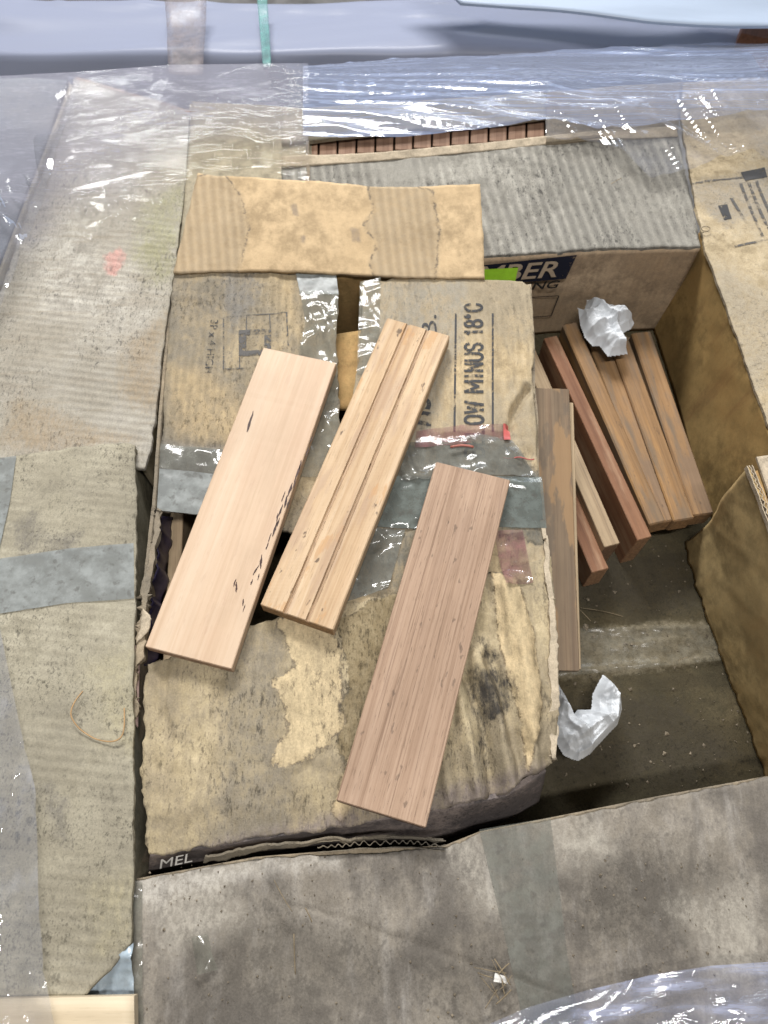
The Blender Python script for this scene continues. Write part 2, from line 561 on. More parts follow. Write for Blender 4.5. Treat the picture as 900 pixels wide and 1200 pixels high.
def wood(name, cols, grain=1.0, streak=(0.3, (0.1, 0.05, 0.03)), patch=None, spots=0.0, rough=0.6, seed=0, endcol=None, bumpy=0.25, pore=0.25, saw=0.0, freq=1.0):
    """Timber with the grain along local X."""
    t = NT(name)
    co = t.obj((seed * 0.31, seed * 0.17, seed * 0.23))
    a = t.noise(t.scale(co, (1.6, 55 * freq, 55 * freq)), 1.0, 5, 0.6, 0.6 * grain)
    b = t.noise(t.scale(co, (5, 260 * freq, 260 * freq)), 1.0, 5, 0.65, 0.3)
    f = t.noise(t.scale(co, (22, 1100, 1100)), 1.0, 3, 0.6)
    r = t.n('ShaderNodeValToRGB')
    t.put(r.inputs[0], t.ma('ADD', t.ma('MULTIPLY', a, 0.5 + 0.15 * grain), t.ma('MULTIPLY', b, 0.42)))
    el = r.color_ramp.elements
    el[0].position, el[1].position = 0.38, 0.64
    el[0].color, el[1].color = (*cols[0], 1), (*cols[-1], 1)
    if len(cols) > 2:
        e = el.new(0.50); e.color = (*cols[1], 1)
    col = r.outputs[0]
    s = t.step(t.noise(t.scale(co, (2.6 * freq, 190 * freq, 190 * freq)), 1.0, 4, 0.6, 0.3), 0.54, 0.66)
    col = t.mix(t.ma('MULTIPLY', s, streak[0]), col, streak[1])
    p = t.step(t.noise(t.scale(co, (60, 900, 900)), 1.0, 2), 0.60, 0.70)
    col = t.mix(t.ma('MULTIPLY', p, pore), col, tuple(c * 0.45 for c in cols[0]))
    big = t.noise(t.scale(co, (9, 18, 18)), 1.0, 4, 0.6)
    col = t.mix(t.step(big, 0.4, 0.62, 0, 0.22), col, tuple(c * 0.7 for c in cols[0]))
    h = t.ma('ADD', t.ma('MULTIPLY', b, 0.5), t.ma('MULTIPLY', f, 0.5))
    if patch:
        for k, (amt, pc, lo, hi, sc) in enumerate(patch):
            m = t.step(t.noise(t.scale(t.obj((seed + k * 3.3, 2.2 * k, 0)), sc), 1.0, 5, 0.6), lo, hi)
            col = t.mix(t.ma('MULTIPLY', m, amt), col, pc)
    if saw:
        w = t.ma('SINE', t.ma('MULTIPLY', t.vm('DOT_PRODUCT', co, (1, 0.35, 0)), 2 * math.pi / 0.0035))
        wm = t.ma('MULTIPLY', t.ma('MULTIPLY_ADD', w, 0.5, 0.5), t.step(t.noise(co, 40, 3), 0.42, 0.6))
        col = t.mix(t.ma('MULTIPLY', wm, saw * 0.35), col, tuple(c * 0.6 for c in cols[0]))
        h = t.ma('ADD', h, t.ma('MULTIPLY', wm, saw))
    if spots:
        q = t.step(t.noise(t.scale(co, (60, 130, 130)), 1.0, 3, 0.5), 0.67, 0.73)
        col = t.mix(t.ma('MULTIPLY', q, spots), col, (0.06, 0.04, 0.03))
    if endcol:
        nx = t.n('ShaderNodeSeparateXYZ', {'Vector': t.n('ShaderNodeTexCoord').outputs['Normal']}).outputs[0]
        col = t.mix(t.step(t.ma('ABSOLUTE', nx), 0.6, 0.9), col, t.mix(t.step(t.noise(co, 300, 4), 0.35, 0.65), endcol, tuple(c * 0.6 for c in endcol)))
    return t.done(t.bsdf(col, rough, 0.3, t.bump(h, bumpy, 0.0006)))


def plain(name, col, rough=0.6, var=0.25, spec=0.3, sc=60, bumpy=0.2, seed=0):
    t = NT(name); co = t.obj((seed, 0, seed * 2))
    n = t.noise(co, sc, 5, 0.6)
    c = t.mix(t.step(n, 0.3, 0.7), tuple(x * (1 - var) for x in col), tuple(min(1, x * (1 + var)) for x in col))
    return t.done(t.bsdf(c, rough, spec, t.bump(n, bumpy, 0.001)))


def ink(name, col, wear=0.5, seed=0):
    t = NT(name); co = t.obj((seed, seed, 0))
    f = t.step(t.ma('ADD', t.ma('MULTIPLY', t.noise(co, 190, 5, 0.7), 0.6), t.ma('MULTIPLY', t.noise(co, 30, 4), 0.4)), 0.62 - wear * 0.22, 0.70 - wear * 0.2, 1.0, 0.12)
    sh = t.n('ShaderNodeMixShader', {0: f})
    t.put(sh.inputs[1], t.n('ShaderNodeBsdfTransparent').outputs[0])
    t.put(sh.inputs[2], t.bsdf(col, 0.8, 0.15))
    return t.done(sh.outputs[0])


def film(name, veil=(0.8, 0.82, 0.9), cover=0.18, gloss=0.3, rough=0.06, sc=(40, 40, 40), bumpy=0.5, seed=0, patchy=0.25, dist=0.0015, fade=None):
    """Thin wrinkled stretch wrap: see-through, hazy where it gathers, with sharp reflections on the creases."""
    t = NT(name); co = t.obj((seed, seed * 0.5, 0))
    n = t.noise(t.scale(co, sc), 1.0, 6, 0.6, 0.8)
    n2 = t.noise(t.scale(co, tuple(x * 4 for x in sc)), 1.0, 4, 0.6)
    nrm = t.bump(t.ma('ADD', n, t.ma('MULTIPLY', n2, 0.06)), bumpy, dist)
    dif = t.n('ShaderNodeBsdfDiffuse', {'Color': veil, 'Normal': nrm}).outputs[0]
    trl = t.n('ShaderNodeBsdfTranslucent', {'Color': veil}).outputs[0]
    hz = t.n('ShaderNodeMixShader', {0: 0.3, 1: dif, 2: trl}).outputs[0]
    gl = t.n('ShaderNodeBsdfGlossy', {'Color': (1, 1, 1), 'Roughness': rough, 'Normal': nrm}).outputs[0]
    fr = t.n('ShaderNodeFresnel', {'IOR': 1.5, 'Normal': nrm}).outputs[0]
    c = t.ma('ADD', cover, t.ma('MULTIPLY', t.step(t.ma('ADD', t.ma('MULTIPLY', n, 0.6), t.ma('MULTIPLY', n2, 0.4)), 0.48, 0.68), patchy), clamp=True)
    if fade: c = t.ma('MULTIPLY', c, t.step(t.ma('ADD', t.attr(fade), t.ma('MULTIPLY', t.ma('SUBTRACT', t.noise(co, 14, 4), 0.5), 0.08)), -0.005, 0.13))
    body = t.n('ShaderNodeMixShader', {0: c, 1: t.n('ShaderNodeBsdfTransparent').outputs[0], 2: hz}).outputs[0]
    g = t.ma('MINIMUM', t.ma('MULTIPLY', fr, gloss * 3.0), gloss)
    return t.done(t.n('ShaderNodeMixShader', {0: g, 1: body, 2: gl}).outputs[0])


def tape_mat(name, col, cover=0.75, rough=0.25, dirt=0.5, seed=0, sc=(30, 120, 30), bumpy=0.5, shine=0.5):
    t = NT(name); co = t.obj((seed, 0, seed))
    n = t.noise(t.scale(co, sc), 1.0, 5, 0.6, 0.5)
    n2 = t.noise(co, 55, 6, 0.65)
    c = t.mix(t.step(n2, 0.35, 0.65), col, tuple(x * 0.8 for x in col))
    c = t.mix(t.ma('MULTIPLY', t.step(t.noise(co, 120, 4), 0.55, 0.68), dirt), c, (0.10, 0.095, 0.085))
    nr = t.bump(t.ma('ADD', n, t.ma('MULTIPLY', n2, 0.3)), bumpy, 0.0012)
    p = t.bsdf(c, rough, shine, nr)
    a = t.step(n2, 0.25, 0.65, min(1, cover + 0.15), max(0, cover - 0.15))
    s = t.n('ShaderNodeMixShader', {0: a, 1: t.n('ShaderNodeBsdfTransparent').outputs[0], 2: p}).outputs[0]
    gl = t.n('ShaderNodeBsdfGlossy', {'Roughness': rough * 0.5, 'Normal': nr}).outputs[0]
    return t.done(t.n('ShaderNodeMixShader', {0: t.ma('MULTIPLY', t.n('ShaderNodeFresnel', {'IOR': 1.45, 'Normal': nr}).outputs[0], shine), 1: s, 2: gl}).outputs[0])


def wob(a=0.0015, f=9.0, s=0, fine=0.0003):
    return lambda X, Y, Z: a * 2 * fbm(X * f, (Y + Z * 0.7) * f, s, 3) + fine * 2 * fbm(X * 120, (Y + Z) * 120, s + 9, 3)


def creases(base, lst, zm=0.0, layers=()):
    """base wobble plus folds: (polyline in photo points, half width m, height m)."""
    L = [(pts(p, zm), w, h) for p, w, h in lst]
    def f(X, Y, Z):
        d = base(X, Y, Z)
        for i, (P, w, h) in enumerate(L):
            wv = w * (1 + 0.9 * fbm(X * 40, Y * 40, 60 + i, 2))
            dd = seg_dist(X + 0.004 * fbm(X * 30, Y * 30, i, 2), Y + 0.004 * fbm(X * 30, Y * 30, i + 20, 2), P)
            d = d + h * np.exp(-(dd / np.maximum(wv, 1e-4)) ** 2)
        for pl, h in layers:
            q = sdf(X, Y, pts(pl, zm)) + .012 * fbm(X * 70, Y * 70, 91, 4)
            d = d + h * np.clip(q / .0025 + .5, 0, 1)
        return d
    return f

#@@SCENE
ZF = -0.16                      # level of the layer of cartons below


def wallpt(px, py, A, B):
    d = _F + (px - 450) / FPX * _R - (py - 600) / FPX * _U
    n = np.cross(B - A, [0, 0, 1.0])
    return _C + d * (((A - _C) @ n) / (d @ n))


def text_fit(name, text, origin, xdir, ydir, cap, width, mat, parent, **k):
    """Lettering scaled to a cap height and a total width in metres."""
    cu = bpy.data.curves.new('m', 'FONT'); cu.body = text; cu.size = cap / 0.69
    cu.space_character = k.get('space', 1.0)
    o = bpy.data.objects.new('m', cu); scene.collection.objects.link(o)
    bpy.context.view_layer.update()
    w = o.dimensions.x
    bpy.data.objects.remove(o); bpy.data.curves.remove(cu)
    return lettering(name, text, origin, xdir, ydir, cap / 0.69, mat, parent, sx=width / max(w, 1e-6), **k)


def arc(cx, cy, rx, ry, a0, a1, n=10):
    return [(cx + rx * math.cos(math.radians(a)), cy + ry * math.sin(math.radians(a))) for a in np.linspace(a0, a1, n)]


STENCIL = {'B': [[(0, 0), (0, 1)], [(0, 1)] + arc(.5, .76, .5, .24, 90, -90) + [(0, .52)], [(0, .52)] + arc(.5, .26, .5, .26, 90, -90) + [(0, 0)]],
           'E': [[(1, 1), (0, 1), (0, 0), (1, 0)], [(0, .52), (.8, .52)]], 'L': [[(0, 1), (0, 0), (1, 0)]],
           'O': [arc(.5, .7, .5, .3, 0, 180) + arc(.5, .3, .5, .3, 180, 360) + [(1, .7)]], 'W': [[(0, 1), (.25, 0), (.5, .85), (.75, 0), (1, 1)]],
           'M': [[(0, 0), (0, 1), (.5, .25), (1, 1), (1, 0)]], 'I': [[(.5, 0), (.5, 1)]], 'N': [[(0, 0), (0, 1), (1, 0), (1, 1)]],
           'U': [[(0, 1)] + arc(.5, .3, .5, .3, 180, 360) + [(1, 1)]], 'S': [arc(.5, .75, .5, .25, 10, 270) + arc(.5, .25, .5, .25, 90, -170)],
           '1': [[(.1, .8), (.55, 1), (.55, 0)]], '8': [arc(.5, .76, .42, .24, -90, 270, 16), arc(.5, .26, .5, .26, 90, 450, 16)],
           'o': [arc(.3, .86, .3, .13, 0, 360, 14)], 'C': [arc(.5, .7, .5, .3, 0, 180) + arc(.5, .3, .5, .3, 180, 360)]}


def stencil_word(name, text, origin, xdir, ydir, cap, width, mat, parent, key, off=0.0009, stroke=0.15):
    """Heavy condensed stencil capitals laid on a carton flap."""
    adv = {'I': .55, 'W': 1.5, 'M': 1.45, ' ': .5, 'o': .55, '1': .7}
    tot = sum(adv.get(c, 1.0) for c in text) + .45 * len(text)
    u = width / tot; xd = np.asarray(xdir) / np.linalg.norm(xdir); yd = np.asarray(ydir) / np.linalg.norm(ydir)
    V = []; Fc = []; x = 0.0; hw = cap * stroke / 2
    for c in text:
        w = adv.get(c, 1.0)
        for pl in STENCIL.get(c, []):
            P = np.array([((x + p[0] * w) * u, hw + p[1] * (cap - 2 * hw)) for p in pl])
            d = np.gradient(P, axis=0); d /= np.linalg.norm(d, axis=1, keepdims=True) + 1e-9
            for i in range(len(P) - 1):
                a, b = P[i], P[i + 1]; t_ = (b - a) / (np.linalg.norm(b - a) + 1e-9); n_ = np.array([-t_[1], t_[0]]) * hw
                a2, b2 = a - t_ * hw * .55, b + t_ * hw * .55
                m = max(1, int(np.linalg.norm(b2 - a2) / .004)); k0 = len(V)
                for j in range(m + 1):
                    q = a2 + (b2 - a2) * j / m; V += [q + n_, q - n_]
                for j in range(m): Fc.append((k0 + 2 * j, k0 + 2 * j + 1, k0 + 2 * j + 3, k0 + 2 * j + 2))
        x += w + .45
    V = np.array(V); W = np.asarray(origin) + V[:, :1] * xd + V[:, 1:] * yd
    W[:, 2] = drape_z(W[:, :2], key) + off + np.arange(len(W)) % 97 * 2e-7
    return link(name, mesh_np(name, W - base_of(parent), Fc, False), mat, parent)


def line_ink(name, a, b, w, mat, parent, key=None, off=0.0007, up=(0, 0, 1)):
    a = np.asarray(a); b = np.asarray(b); t = (b - a) / np.linalg.norm(b - a)
    s = np.cross(t, up); s = s / np.linalg.norm(s) * w / 2
    return ink_shape(name, (a - s, b - s, b + s, a + s) if True else None, mat, parent, key, off)


# ------------------------------------------------------------------ board materials
KR = (0.46, 0.325, 0.175)
GREY = (0.24, 0.225, 0.195)
DKST = (0.075, 0.068, 0.06)
m_inner = card('kraft_inside', (0.38, 0.25, 0.105), grime=((0.30, 0.17, 0.07), 0.55, 0.46, 0.6), speck=0.12, bumpy=0.15, seed=2,
               streak=((3, 40, 6), 0.35, (0.22, 0.12, 0.05)))
m_backwall = card('kraft_printed_wall', (0.44, 0.33, 0.22), grime=((0.28, 0.19, 0.11), 0.5, 0.45, 0.6), speck=0.2, bumpy=0.25, seed=4, flute=((1, 0, 0), 0.007, 0.12, 0.3))
m_backflap = card('kraft_clean_flap', (0.545, 0.40, 0.235), light=(0.59, 0.44, 0.265), grime=((0.47, 0.345, 0.2), 0.3, 0.5, 0.6), speck=0.14, seed=5, bumpy=0.3, grit=0.4,
                  flute=((1, 0.12, 0), 0.0105, 0.30, 1.0, ('damp_l', 'damp_m')),
                  stains=[('damp_l', (0.39, 0.31, 0.21), 0.7, (0.10, 0.09, 0.08), 0.0022, 0.008, 28, 0.006),
                          ('damp_m', (0.37, 0.295, 0.2), 0.75, (0.09, 0.085, 0.075), 0.0026, 0.009, 28, 0.006),
                          ('spots', (0.15, 0.13, 0.12), 0.6, None, 0, 0.006, 120, 0.002)])
m_leftflap = card('kraft_grey_flap', (0.46, 0.365, 0.225), grime=((0.16, 0.145, 0.12), 0.85, 0.40, 0.58), speck=0.7, speck_dir=(1, 0.5, 1), seed=7, bumpy=0.5, smear=((24, 9, 14), 0.55, (0.17, 0.15, 0.115)),
                  flute=((1, 0.03, 0), 0.0085, 0.25, 0.5),
                  stains=[('yellow', (0.46, 0.345, 0.19), 0.65, None, 0, 0.03, 30, 0.014),
                          ('greyband', (0.19, 0.18, 0.165), 0.7, None, 0, 0.02, 40, 0.008)])
m_rightflap = card('kraft_lettered_flap', (0.53, 0.41, 0.245), grime=((0.27, 0.235, 0.175), 0.75, 0.42, 0.6), speck=0.45, speck_dir=(1, 0.4, 1), seed=9, bumpy=0.4, smear=((30, 6, 14), 0.5, (0.22, 0.185, 0.13)),
                   flute=((1, 0.02, 0), 0.008, 0.16, 0.4),
                   stains=[('greyband', (0.24, 0.225, 0.19), 0.7, None, 0, 0.02, 45, 0.008),
                           ('wet', (0.10, 0.098, 0.085), 0.85, (0.05, 0.05, 0.045), 0.004, 0.02, 45, 0.006)])
m_torn = card('kraft_torn_lid', (0.51, 0.415, 0.255), light=(0.60, 0.495, 0.315), grime=((0.19, 0.16, 0.115), 0.75, 0.44, 0.58), speck=0.8, speck_dir=(1.3, 0.5, 1), seed=11, smear=((34, 7, 14), 0.45, (0.20, 0.165, 0.115)), bumpy=0.7,
              flute=((1, 0.05, 0), 0.009, 0.12, 0.35),
              stains=[('greyband', (0.20, 0.175, 0.135), 0.8, None, 0.003, 0.03, 30, 0.012),
                      ('olive', (0.17, 0.13, 0.07), 0.9, (0.09, 0.08, 0.06), 0.002, 0.02, 50, 0.0015),
                      ('pale', (0.53, 0.42, 0.255), 0.9, (0.16, 0.13, 0.10), 0.002, 0.024, 60, 0.001),
                      ('layer', (0.52, 0.405, 0.24), 0.9, (0.12, 0.09, 0.06), 0.0018, 0.010, 45, 0.0012),
                      ('front', (0.17, 0.14, 0.135), 0.75, None, 0, 0.012, 60, 0.008),
                      ('blackish', (0.035, 0.032, 0.03), 0.95, None, 0, 0.03, 90, 0.006)])  # last entry: near-black blotches along the folds by the right rim
m_frontside = card('dark_carton_end', (0.34, 0.28, 0.25), grime=((0.07, 0.062, 0.062), 0.9, 0.42, 0.55), speck=0.6, seed=12, bumpy=0.4)
m_front = card('grey_dirty_lid', (0.31, 0.272, 0.22), light=(0.40, 0.36, 0.30), grime=((0.115, 0.103, 0.09), 0.9, 0.43, 0.58), speck=0.3, speck_dir=(1.2, 0.8, 1), seed=13, bumpy=0.6, grit=1.0, smear=((26, 9, 14), 0.65, (0.11, 0.097, 0.083)),
               streak=((60, 12, 20), 0.45, (0.38, 0.355, 0.32)),
               stains=[('darkpatch', (0.085, 0.075, 0.062), 0.85, None, 0, 0.05, 22, 0.03),
                       ('lightpatch', (0.37, 0.34, 0.285), 0.75, None, 0, 0.035, 30, 0.015),
                       ('edge', (0.45, 0.42, 0.37), 0.7, None, 0, 0.016, 50, 0.008)])
m_leftlow = card('olive_grey_lid', (0.43, 0.39, 0.29), light=(0.49, 0.45, 0.345), grime=((0.21, 0.19, 0.145), 0.8, 0.43, 0.58), speck=0.8, speck_dir=(1.4, 0.9, 1), seed=15, bumpy=0.45, smear=((12, 20, 14), 0.45, (0.23, 0.205, 0.15)), flute=((0.1, 1, 0), 0.009, 0.14, 0.4),
                 stains=[('dirt', (0.13, 0.12, 0.105), 0.75, None, 0, 0.03, 55, 0.008),
                         ('yellow', (0.42, 0.37, 0.22), 0.4, None, 0, 0.04, 30, 0.02),
                         ('patch', (0.25, 0.225, 0.17), 0.8, None, 0, 0.02, 50, 0.004)])
m_leftup = card('pale_grey_lid', (0.475, 0.44, 0.375), light=(0.54, 0.51, 0.445), grime=((0.28, 0.255, 0.205), 0.85, 0.43, 0.58), speck=0.75, speck_dir=(1.6, 0.7, 1), seed=17, smear=((10, 26, 14), 0.5, (0.28, 0.25, 0.2)), bumpy=0.45, flute=((0.15, 1, 0), 0.009, 0.2, 0.5),
                streak=((14, 110, 20), 0.55, (0.28, 0.24, 0.18)),
                stains=[('green', (0.26, 0.25, 0.14), 0.75, None, 0, 0.04, 30, 0.02),
                        ('red', (0.55, 0.25, 0.22), 0.55, None, 0, 0.014, 90, 0.003),
                        ('brown', (0.27, 0.20, 0.12), 0.6, None, 0, 0.03, 40, 0.012)])
m_upmid = card('grey_brown_lid', (0.36, 0.315, 0.225), grime=((0.25, 0.22, 0.16), 0.6, 0.42, 0.6), speck=0.4, seed=19)
m_back = card('grey_fluted_lid', (0.315, 0.297, 0.255), light=(0.395, 0.375, 0.325), grime=((0.21, 0.2, 0.175), 0.65, 0.42, 0.6), speck=0.8, speck_dir=(1.3, 0.5, 1), seed=21, bumpy=0.55,
              flute=((1, 0.16, 0), 0.0125, 0.6, 1.6))
m_right = card('sandy_lid', (0.47, 0.375, 0.235), light=(0.53, 0.43, 0.28), grime=((0.26, 0.235, 0.19), 0.65, 0.44, 0.6), speck=0.6, seed=23, bumpy=0.4,
               stains=[('greyprint', (0.225, 0.205, 0.175), 0.75, None, 0, 0.02, 55, 0.008)])
m_rightwall = card('kraft_damp_wall', (0.37, 0.25, 0.10), grime=((0.24, 0.14, 0.05), 0.4, 0.46, 0.6), speck=0.1, seed=25, bumpy=0.15, grit=0.35,
                   streak=((30, 30, 3), 0.5, (0.22, 0.12, 0.05)))
m_flapwall = card('kraft_pale_wall', (0.42, 0.31, 0.15), grime=((0.27, 0.175, 0.075), 0.4, 0.47, 0.6), speck=0.1, seed=27, bumpy=0.15, grit=0.35,
                  streak=((18, 18, 3), 0.35, (0.30, 0.17, 0.07)))
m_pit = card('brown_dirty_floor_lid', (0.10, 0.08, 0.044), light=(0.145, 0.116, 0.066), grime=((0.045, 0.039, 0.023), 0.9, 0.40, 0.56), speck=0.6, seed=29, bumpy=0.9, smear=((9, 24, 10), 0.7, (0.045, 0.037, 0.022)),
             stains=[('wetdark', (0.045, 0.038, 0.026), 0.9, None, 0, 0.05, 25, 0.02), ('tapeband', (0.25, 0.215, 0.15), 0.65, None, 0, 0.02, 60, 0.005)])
m_edge = card('kraft_cut_edge', (0.34, 0.275, 0.19), grime=((0.16, 0.14, 0.11), 0.8, 0.42, 0.6), speck=0.5, seed=31, bumpy=0.8)
m_edge_lt = card('kraft_cut_edge_pale', (0.50, 0.42, 0.31), grime=((0.34, 0.28, 0.2), 0.5, 0.42, 0.6), speck=0.3, seed=33, bumpy=0.8)
m_rim = card('grimy_cut_edge', (0.21, 0.175, 0.125), grime=((0.09, 0.08, 0.065), 0.8, 0.42, 0.58), speck=0.6, seed=34, bumpy=0.8)
m_pink = plain('pink_board_strip', (0.62, 0.44, 0.38), 0.6, 0.15)
m_purple = plain('dark_purple_plastic', (0.035, 0.028, 0.06), 0.35, 0.4)
m_ink = ink('grey_print', (0.062, 0.062, 0.064), 0.55, 1)
m_ink_faint = ink('faded_grey_print', (0.11, 0.105, 0.10), 0.75, 2)
m_navy = ink('navy_print', (0.016, 0.018, 0.032), 0.10, 3)
m_blackink = ink('black_print', (0.02, 0.02, 0.02), 0.15, 4)
m_letter = plain('kraft_letter', (0.46, 0.37, 0.27), 0.85, 0.1)
m_whiteink = plain('pale_print', (0.34, 0.32, 0.29), 0.8, 0.2)
m_lime = plain('lime_sticker', (0.48, 0.92, 0.06), 0.5, 0.1)
m_greytape = tape_mat('grey_packing_tape', (0.27, 0.285, 0.275), 0.88, 0.38, 0.5, 1, (40, 12, 30), 0.3, 0.12)
m_cleartape = tape_mat('clear_crumpled_tape', (0.25, 0.245, 0.20), 0.42, 0.12, 0.4, 2, (50, 20, 40), 0.35, 0.3)
m_dirtytape = tape_mat('dirty_clear_tape', (0.20, 0.20, 0.175), 0.62, 0.13, 0.5, 3, (30, 50, 40), 0.4, 0.35)
m_fronttape = tape_mat('grey_green_tape', (0.20, 0.205, 0.175), 0.42, 0.5, 0.6, 4, (40, 1.2, 40), 0.2, 0.05)
m_redtape = tape_mat('red_tape', (0.36, 0.16, 0.17), 0.36, 0.15, 0.3, 5, (60, 40, 40), 0.9, 0.8)
m_redline = plain('red_tape_edge', (0.42, 0.10, 0.09), 0.3, 0.2)
m_bluetape = tape_mat('pale_blue_tape', (0.40, 0.48, 0.54), 0.92, 0.3, 0.2, 6, (40, 40, 40), 0.5, 0.4)

# ------------------------------------------------------------------ floor of the shed
fl = tag(quad('floor', (-4, 5, -1.02), (4, 5, -1.02), (4, -3, -1.02), (-4, -3, -1.02),
              plain('concrete', (0.16, 0.155, 0.15), 0.85, 0.3, 0.2, 12), None, thick=0, res=1.0), kind='structure')


def walls_round(parent, corners, depth, mat, skip=()):
    for i in range(4):
        if i in skip: continue
        a, b = np.array(corners[i]), np.array(corners[(i + 1) % 4])
        wall('side_wall', np.array([a, b]) - [0, 0, 0.0045], depth, mat, parent, res=0.02, thick=0.004, flip=False)


# ------------------------------------------------------------------ carton under the pit
t = thing('carton', (0.14, 0.34, -0.32), 'dirty brown carton lid at the bottom of the open gap', 'carton', 'cartons on the pallet')
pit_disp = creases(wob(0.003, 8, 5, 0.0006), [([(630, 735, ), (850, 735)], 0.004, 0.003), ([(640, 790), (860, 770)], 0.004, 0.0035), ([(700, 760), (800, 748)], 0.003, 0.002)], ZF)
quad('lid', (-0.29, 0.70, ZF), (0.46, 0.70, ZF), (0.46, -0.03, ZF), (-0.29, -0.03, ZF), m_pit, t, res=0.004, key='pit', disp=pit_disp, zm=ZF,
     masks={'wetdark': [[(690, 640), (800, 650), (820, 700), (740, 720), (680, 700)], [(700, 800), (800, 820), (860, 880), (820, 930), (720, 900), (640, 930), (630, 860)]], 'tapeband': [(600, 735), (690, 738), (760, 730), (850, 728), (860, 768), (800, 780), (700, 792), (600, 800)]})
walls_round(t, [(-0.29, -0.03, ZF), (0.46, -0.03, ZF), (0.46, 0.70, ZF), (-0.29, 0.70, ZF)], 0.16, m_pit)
tape('tape', [(640, 738), (845, 732)], [(640, 795), (868, 772)], [(640, 738), (640, 795)], [(845, 732), (868, 772)],
     tape_mat('floor_tape', (0.28, 0.27, 0.22), 0.16, 0.3, 0.6, 8, (8, 110, 40), 0.5, 0.35), t, key='pit', z=ZF, off=0.002, wr=0.0004)

# ------------------------------------------------------------------ back carton with the printed side
t = thing('carton', (0.14, 0.86, ZF), 'grey carton behind the gap with dark printed band on its side', 'carton', 'cartons on the pallet')
near = [(330, 318), (455, 308), (575, 299), (700, 291), (822, 288)]
panel('lid_flap', pts([(330, 196), (365, 191), (440, 189), (560, 178), (690, 164), (795, 160)]), pts(near),
      pts([(330, 196), (330, 318)]), pts([(795, 160), (800, 190), (812, 240), (822, 288)]), m_back, t, ragged=0.002,
      disp=creases(wob(0.002, 7, 31), [([(640, 190), (655, 290)], 0.006, -0.002)]), key='back')
panel('flap_fold', pts([(330, 183, .006), (440, 179, .006), (560, 168, .006), (690, 154, .006), (792, 147, .006)]), pts([(330, 196), (440, 189), (560, 178), (690, 164), (795, 160)], .001),
      pts([(330, 183, .006), (330, 196, .002)]), pts([(792, 147, .006), (795, 160, .002)]), m_edge_lt, t, res=0.006, disp=wob(0.0012, 30, 7))
wl = pts(near) - np.array([0, 0.001, 0.0045])
wall('printed_wall', wl, 0.153, m_backwall, t, res=0.006, disp=wob(0.0012, 8, 6, 0.0001), thick=0.004)
A_, B_ = at(575, 299) - [0, .002, 0], at(822, 288) - [0, .002, 0]
wp = lambda x, y, o=0.0: wallpt(x, y, A_, B_) - np.array([0, o, 0])
ink_shape('print_band', (wp(540, 313), wp(676, 298), wp(663, 326), wp(540, 336)), m_navy, t, off=0.001, res=0.01)
xd = wp(653, 321.5) - wp(588, 326.5)
text_fit('print_word', 'MBER', wp(556, 329.5, .0012), xd, (0, 0, 1), np.linalg.norm(wp(611, 324) - wp(611, 306)), np.linalg.norm(wp(648, 321) - wp(556, 328)), m_letter, t, off=0.0014, shear=0.18, bold=0.0006)
text_fit('print_word', 'ING', wp(616, 338.5, .0012), wp(649, 335.5) - wp(618, 338), (0, 0, 1), np.linalg.norm(wp(630, 338) - wp(630, 329.5)), np.linalg.norm(wp(650, 336) - wp(616, 338)), m_blackink, t, off=0.0012, shear=0.15, bold=0.0003)
for a, b in (((560, 353), (655, 347.5)), ((655, 347.5), (646, 371)), ((646, 371), (560, 377))):
    line_ink('print_rule', wp(*a), wp(*b), 0.0014, m_blackink, t, off=0.0012, up=(0, 1, 0))
ink_shape('sticker', (wp(566, 313, .002), wp(607, 311, .002), wp(603, 329, .002), wp(566, 331, .002)), m_lime, t, off=0.0016, res=0.01)

# open tray behind it with a row of dark slats
t2 = thing('carton', (0.05, 0.90, ZF), 'open carton holding a row of dark slats below the film', 'carton', 'cartons on the pallet')
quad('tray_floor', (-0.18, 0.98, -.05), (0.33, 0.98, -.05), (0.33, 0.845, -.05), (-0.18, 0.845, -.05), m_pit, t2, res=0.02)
quad('rear_lid', at(330, 128, .004), at(640, 108, .004), at(640, 138, .002), at(330, 168, .002), m_upmid, t2, res=0.006, disp=wob(0.002, 9, 3), thick=0.005)
quad('end_lid', at(640, 108, .004), at(800, 96, .004), at(795, 150, .004), at(640, 168, .004), m_edge, t2, res=0.006, disp=wob(0.002, 9, 5), thick=0.005)
wall('rear_wall', pts([(330, 128), (800, 96)]) - [0, 0, .004], 0.15, m_inner, t2, res=0.02)
m_slat = wood('dark_slat_timber', [(0.26, 0.15, 0.095), (0.36, 0.22, 0.145), (0.44, 0.28, 0.19)], seed=41, endcol=(0.24, 0.14, 0.085))
xs = np.linspace(352, 640, 14)
for i in range(13):
    x0, x1 = xs[i] + 1.2, xs[i + 1] - 1.2
    yy = lambda x: 172 - (x - 352) * 0.088
    o = board('slat', [(x0, yy(x0) - 32), (x1, yy(x1) - 32), (x1 - 1, yy(x1) + 14), (x0 - 1, yy(x0) + 14)], -0.008, -0.008, 0.028, m_slat, nseg=6, seed=i)
    tag(o, ['first', 'second', 'third', 'fourth', 'fifth', 'sixth', 'seventh', 'eighth', 'ninth', 'tenth', 'eleventh', 'twelfth', 'thirteenth'][12 - i] + ' dark slat from the right end of the row below the film', 'slat', 'row of dark slats at the back')

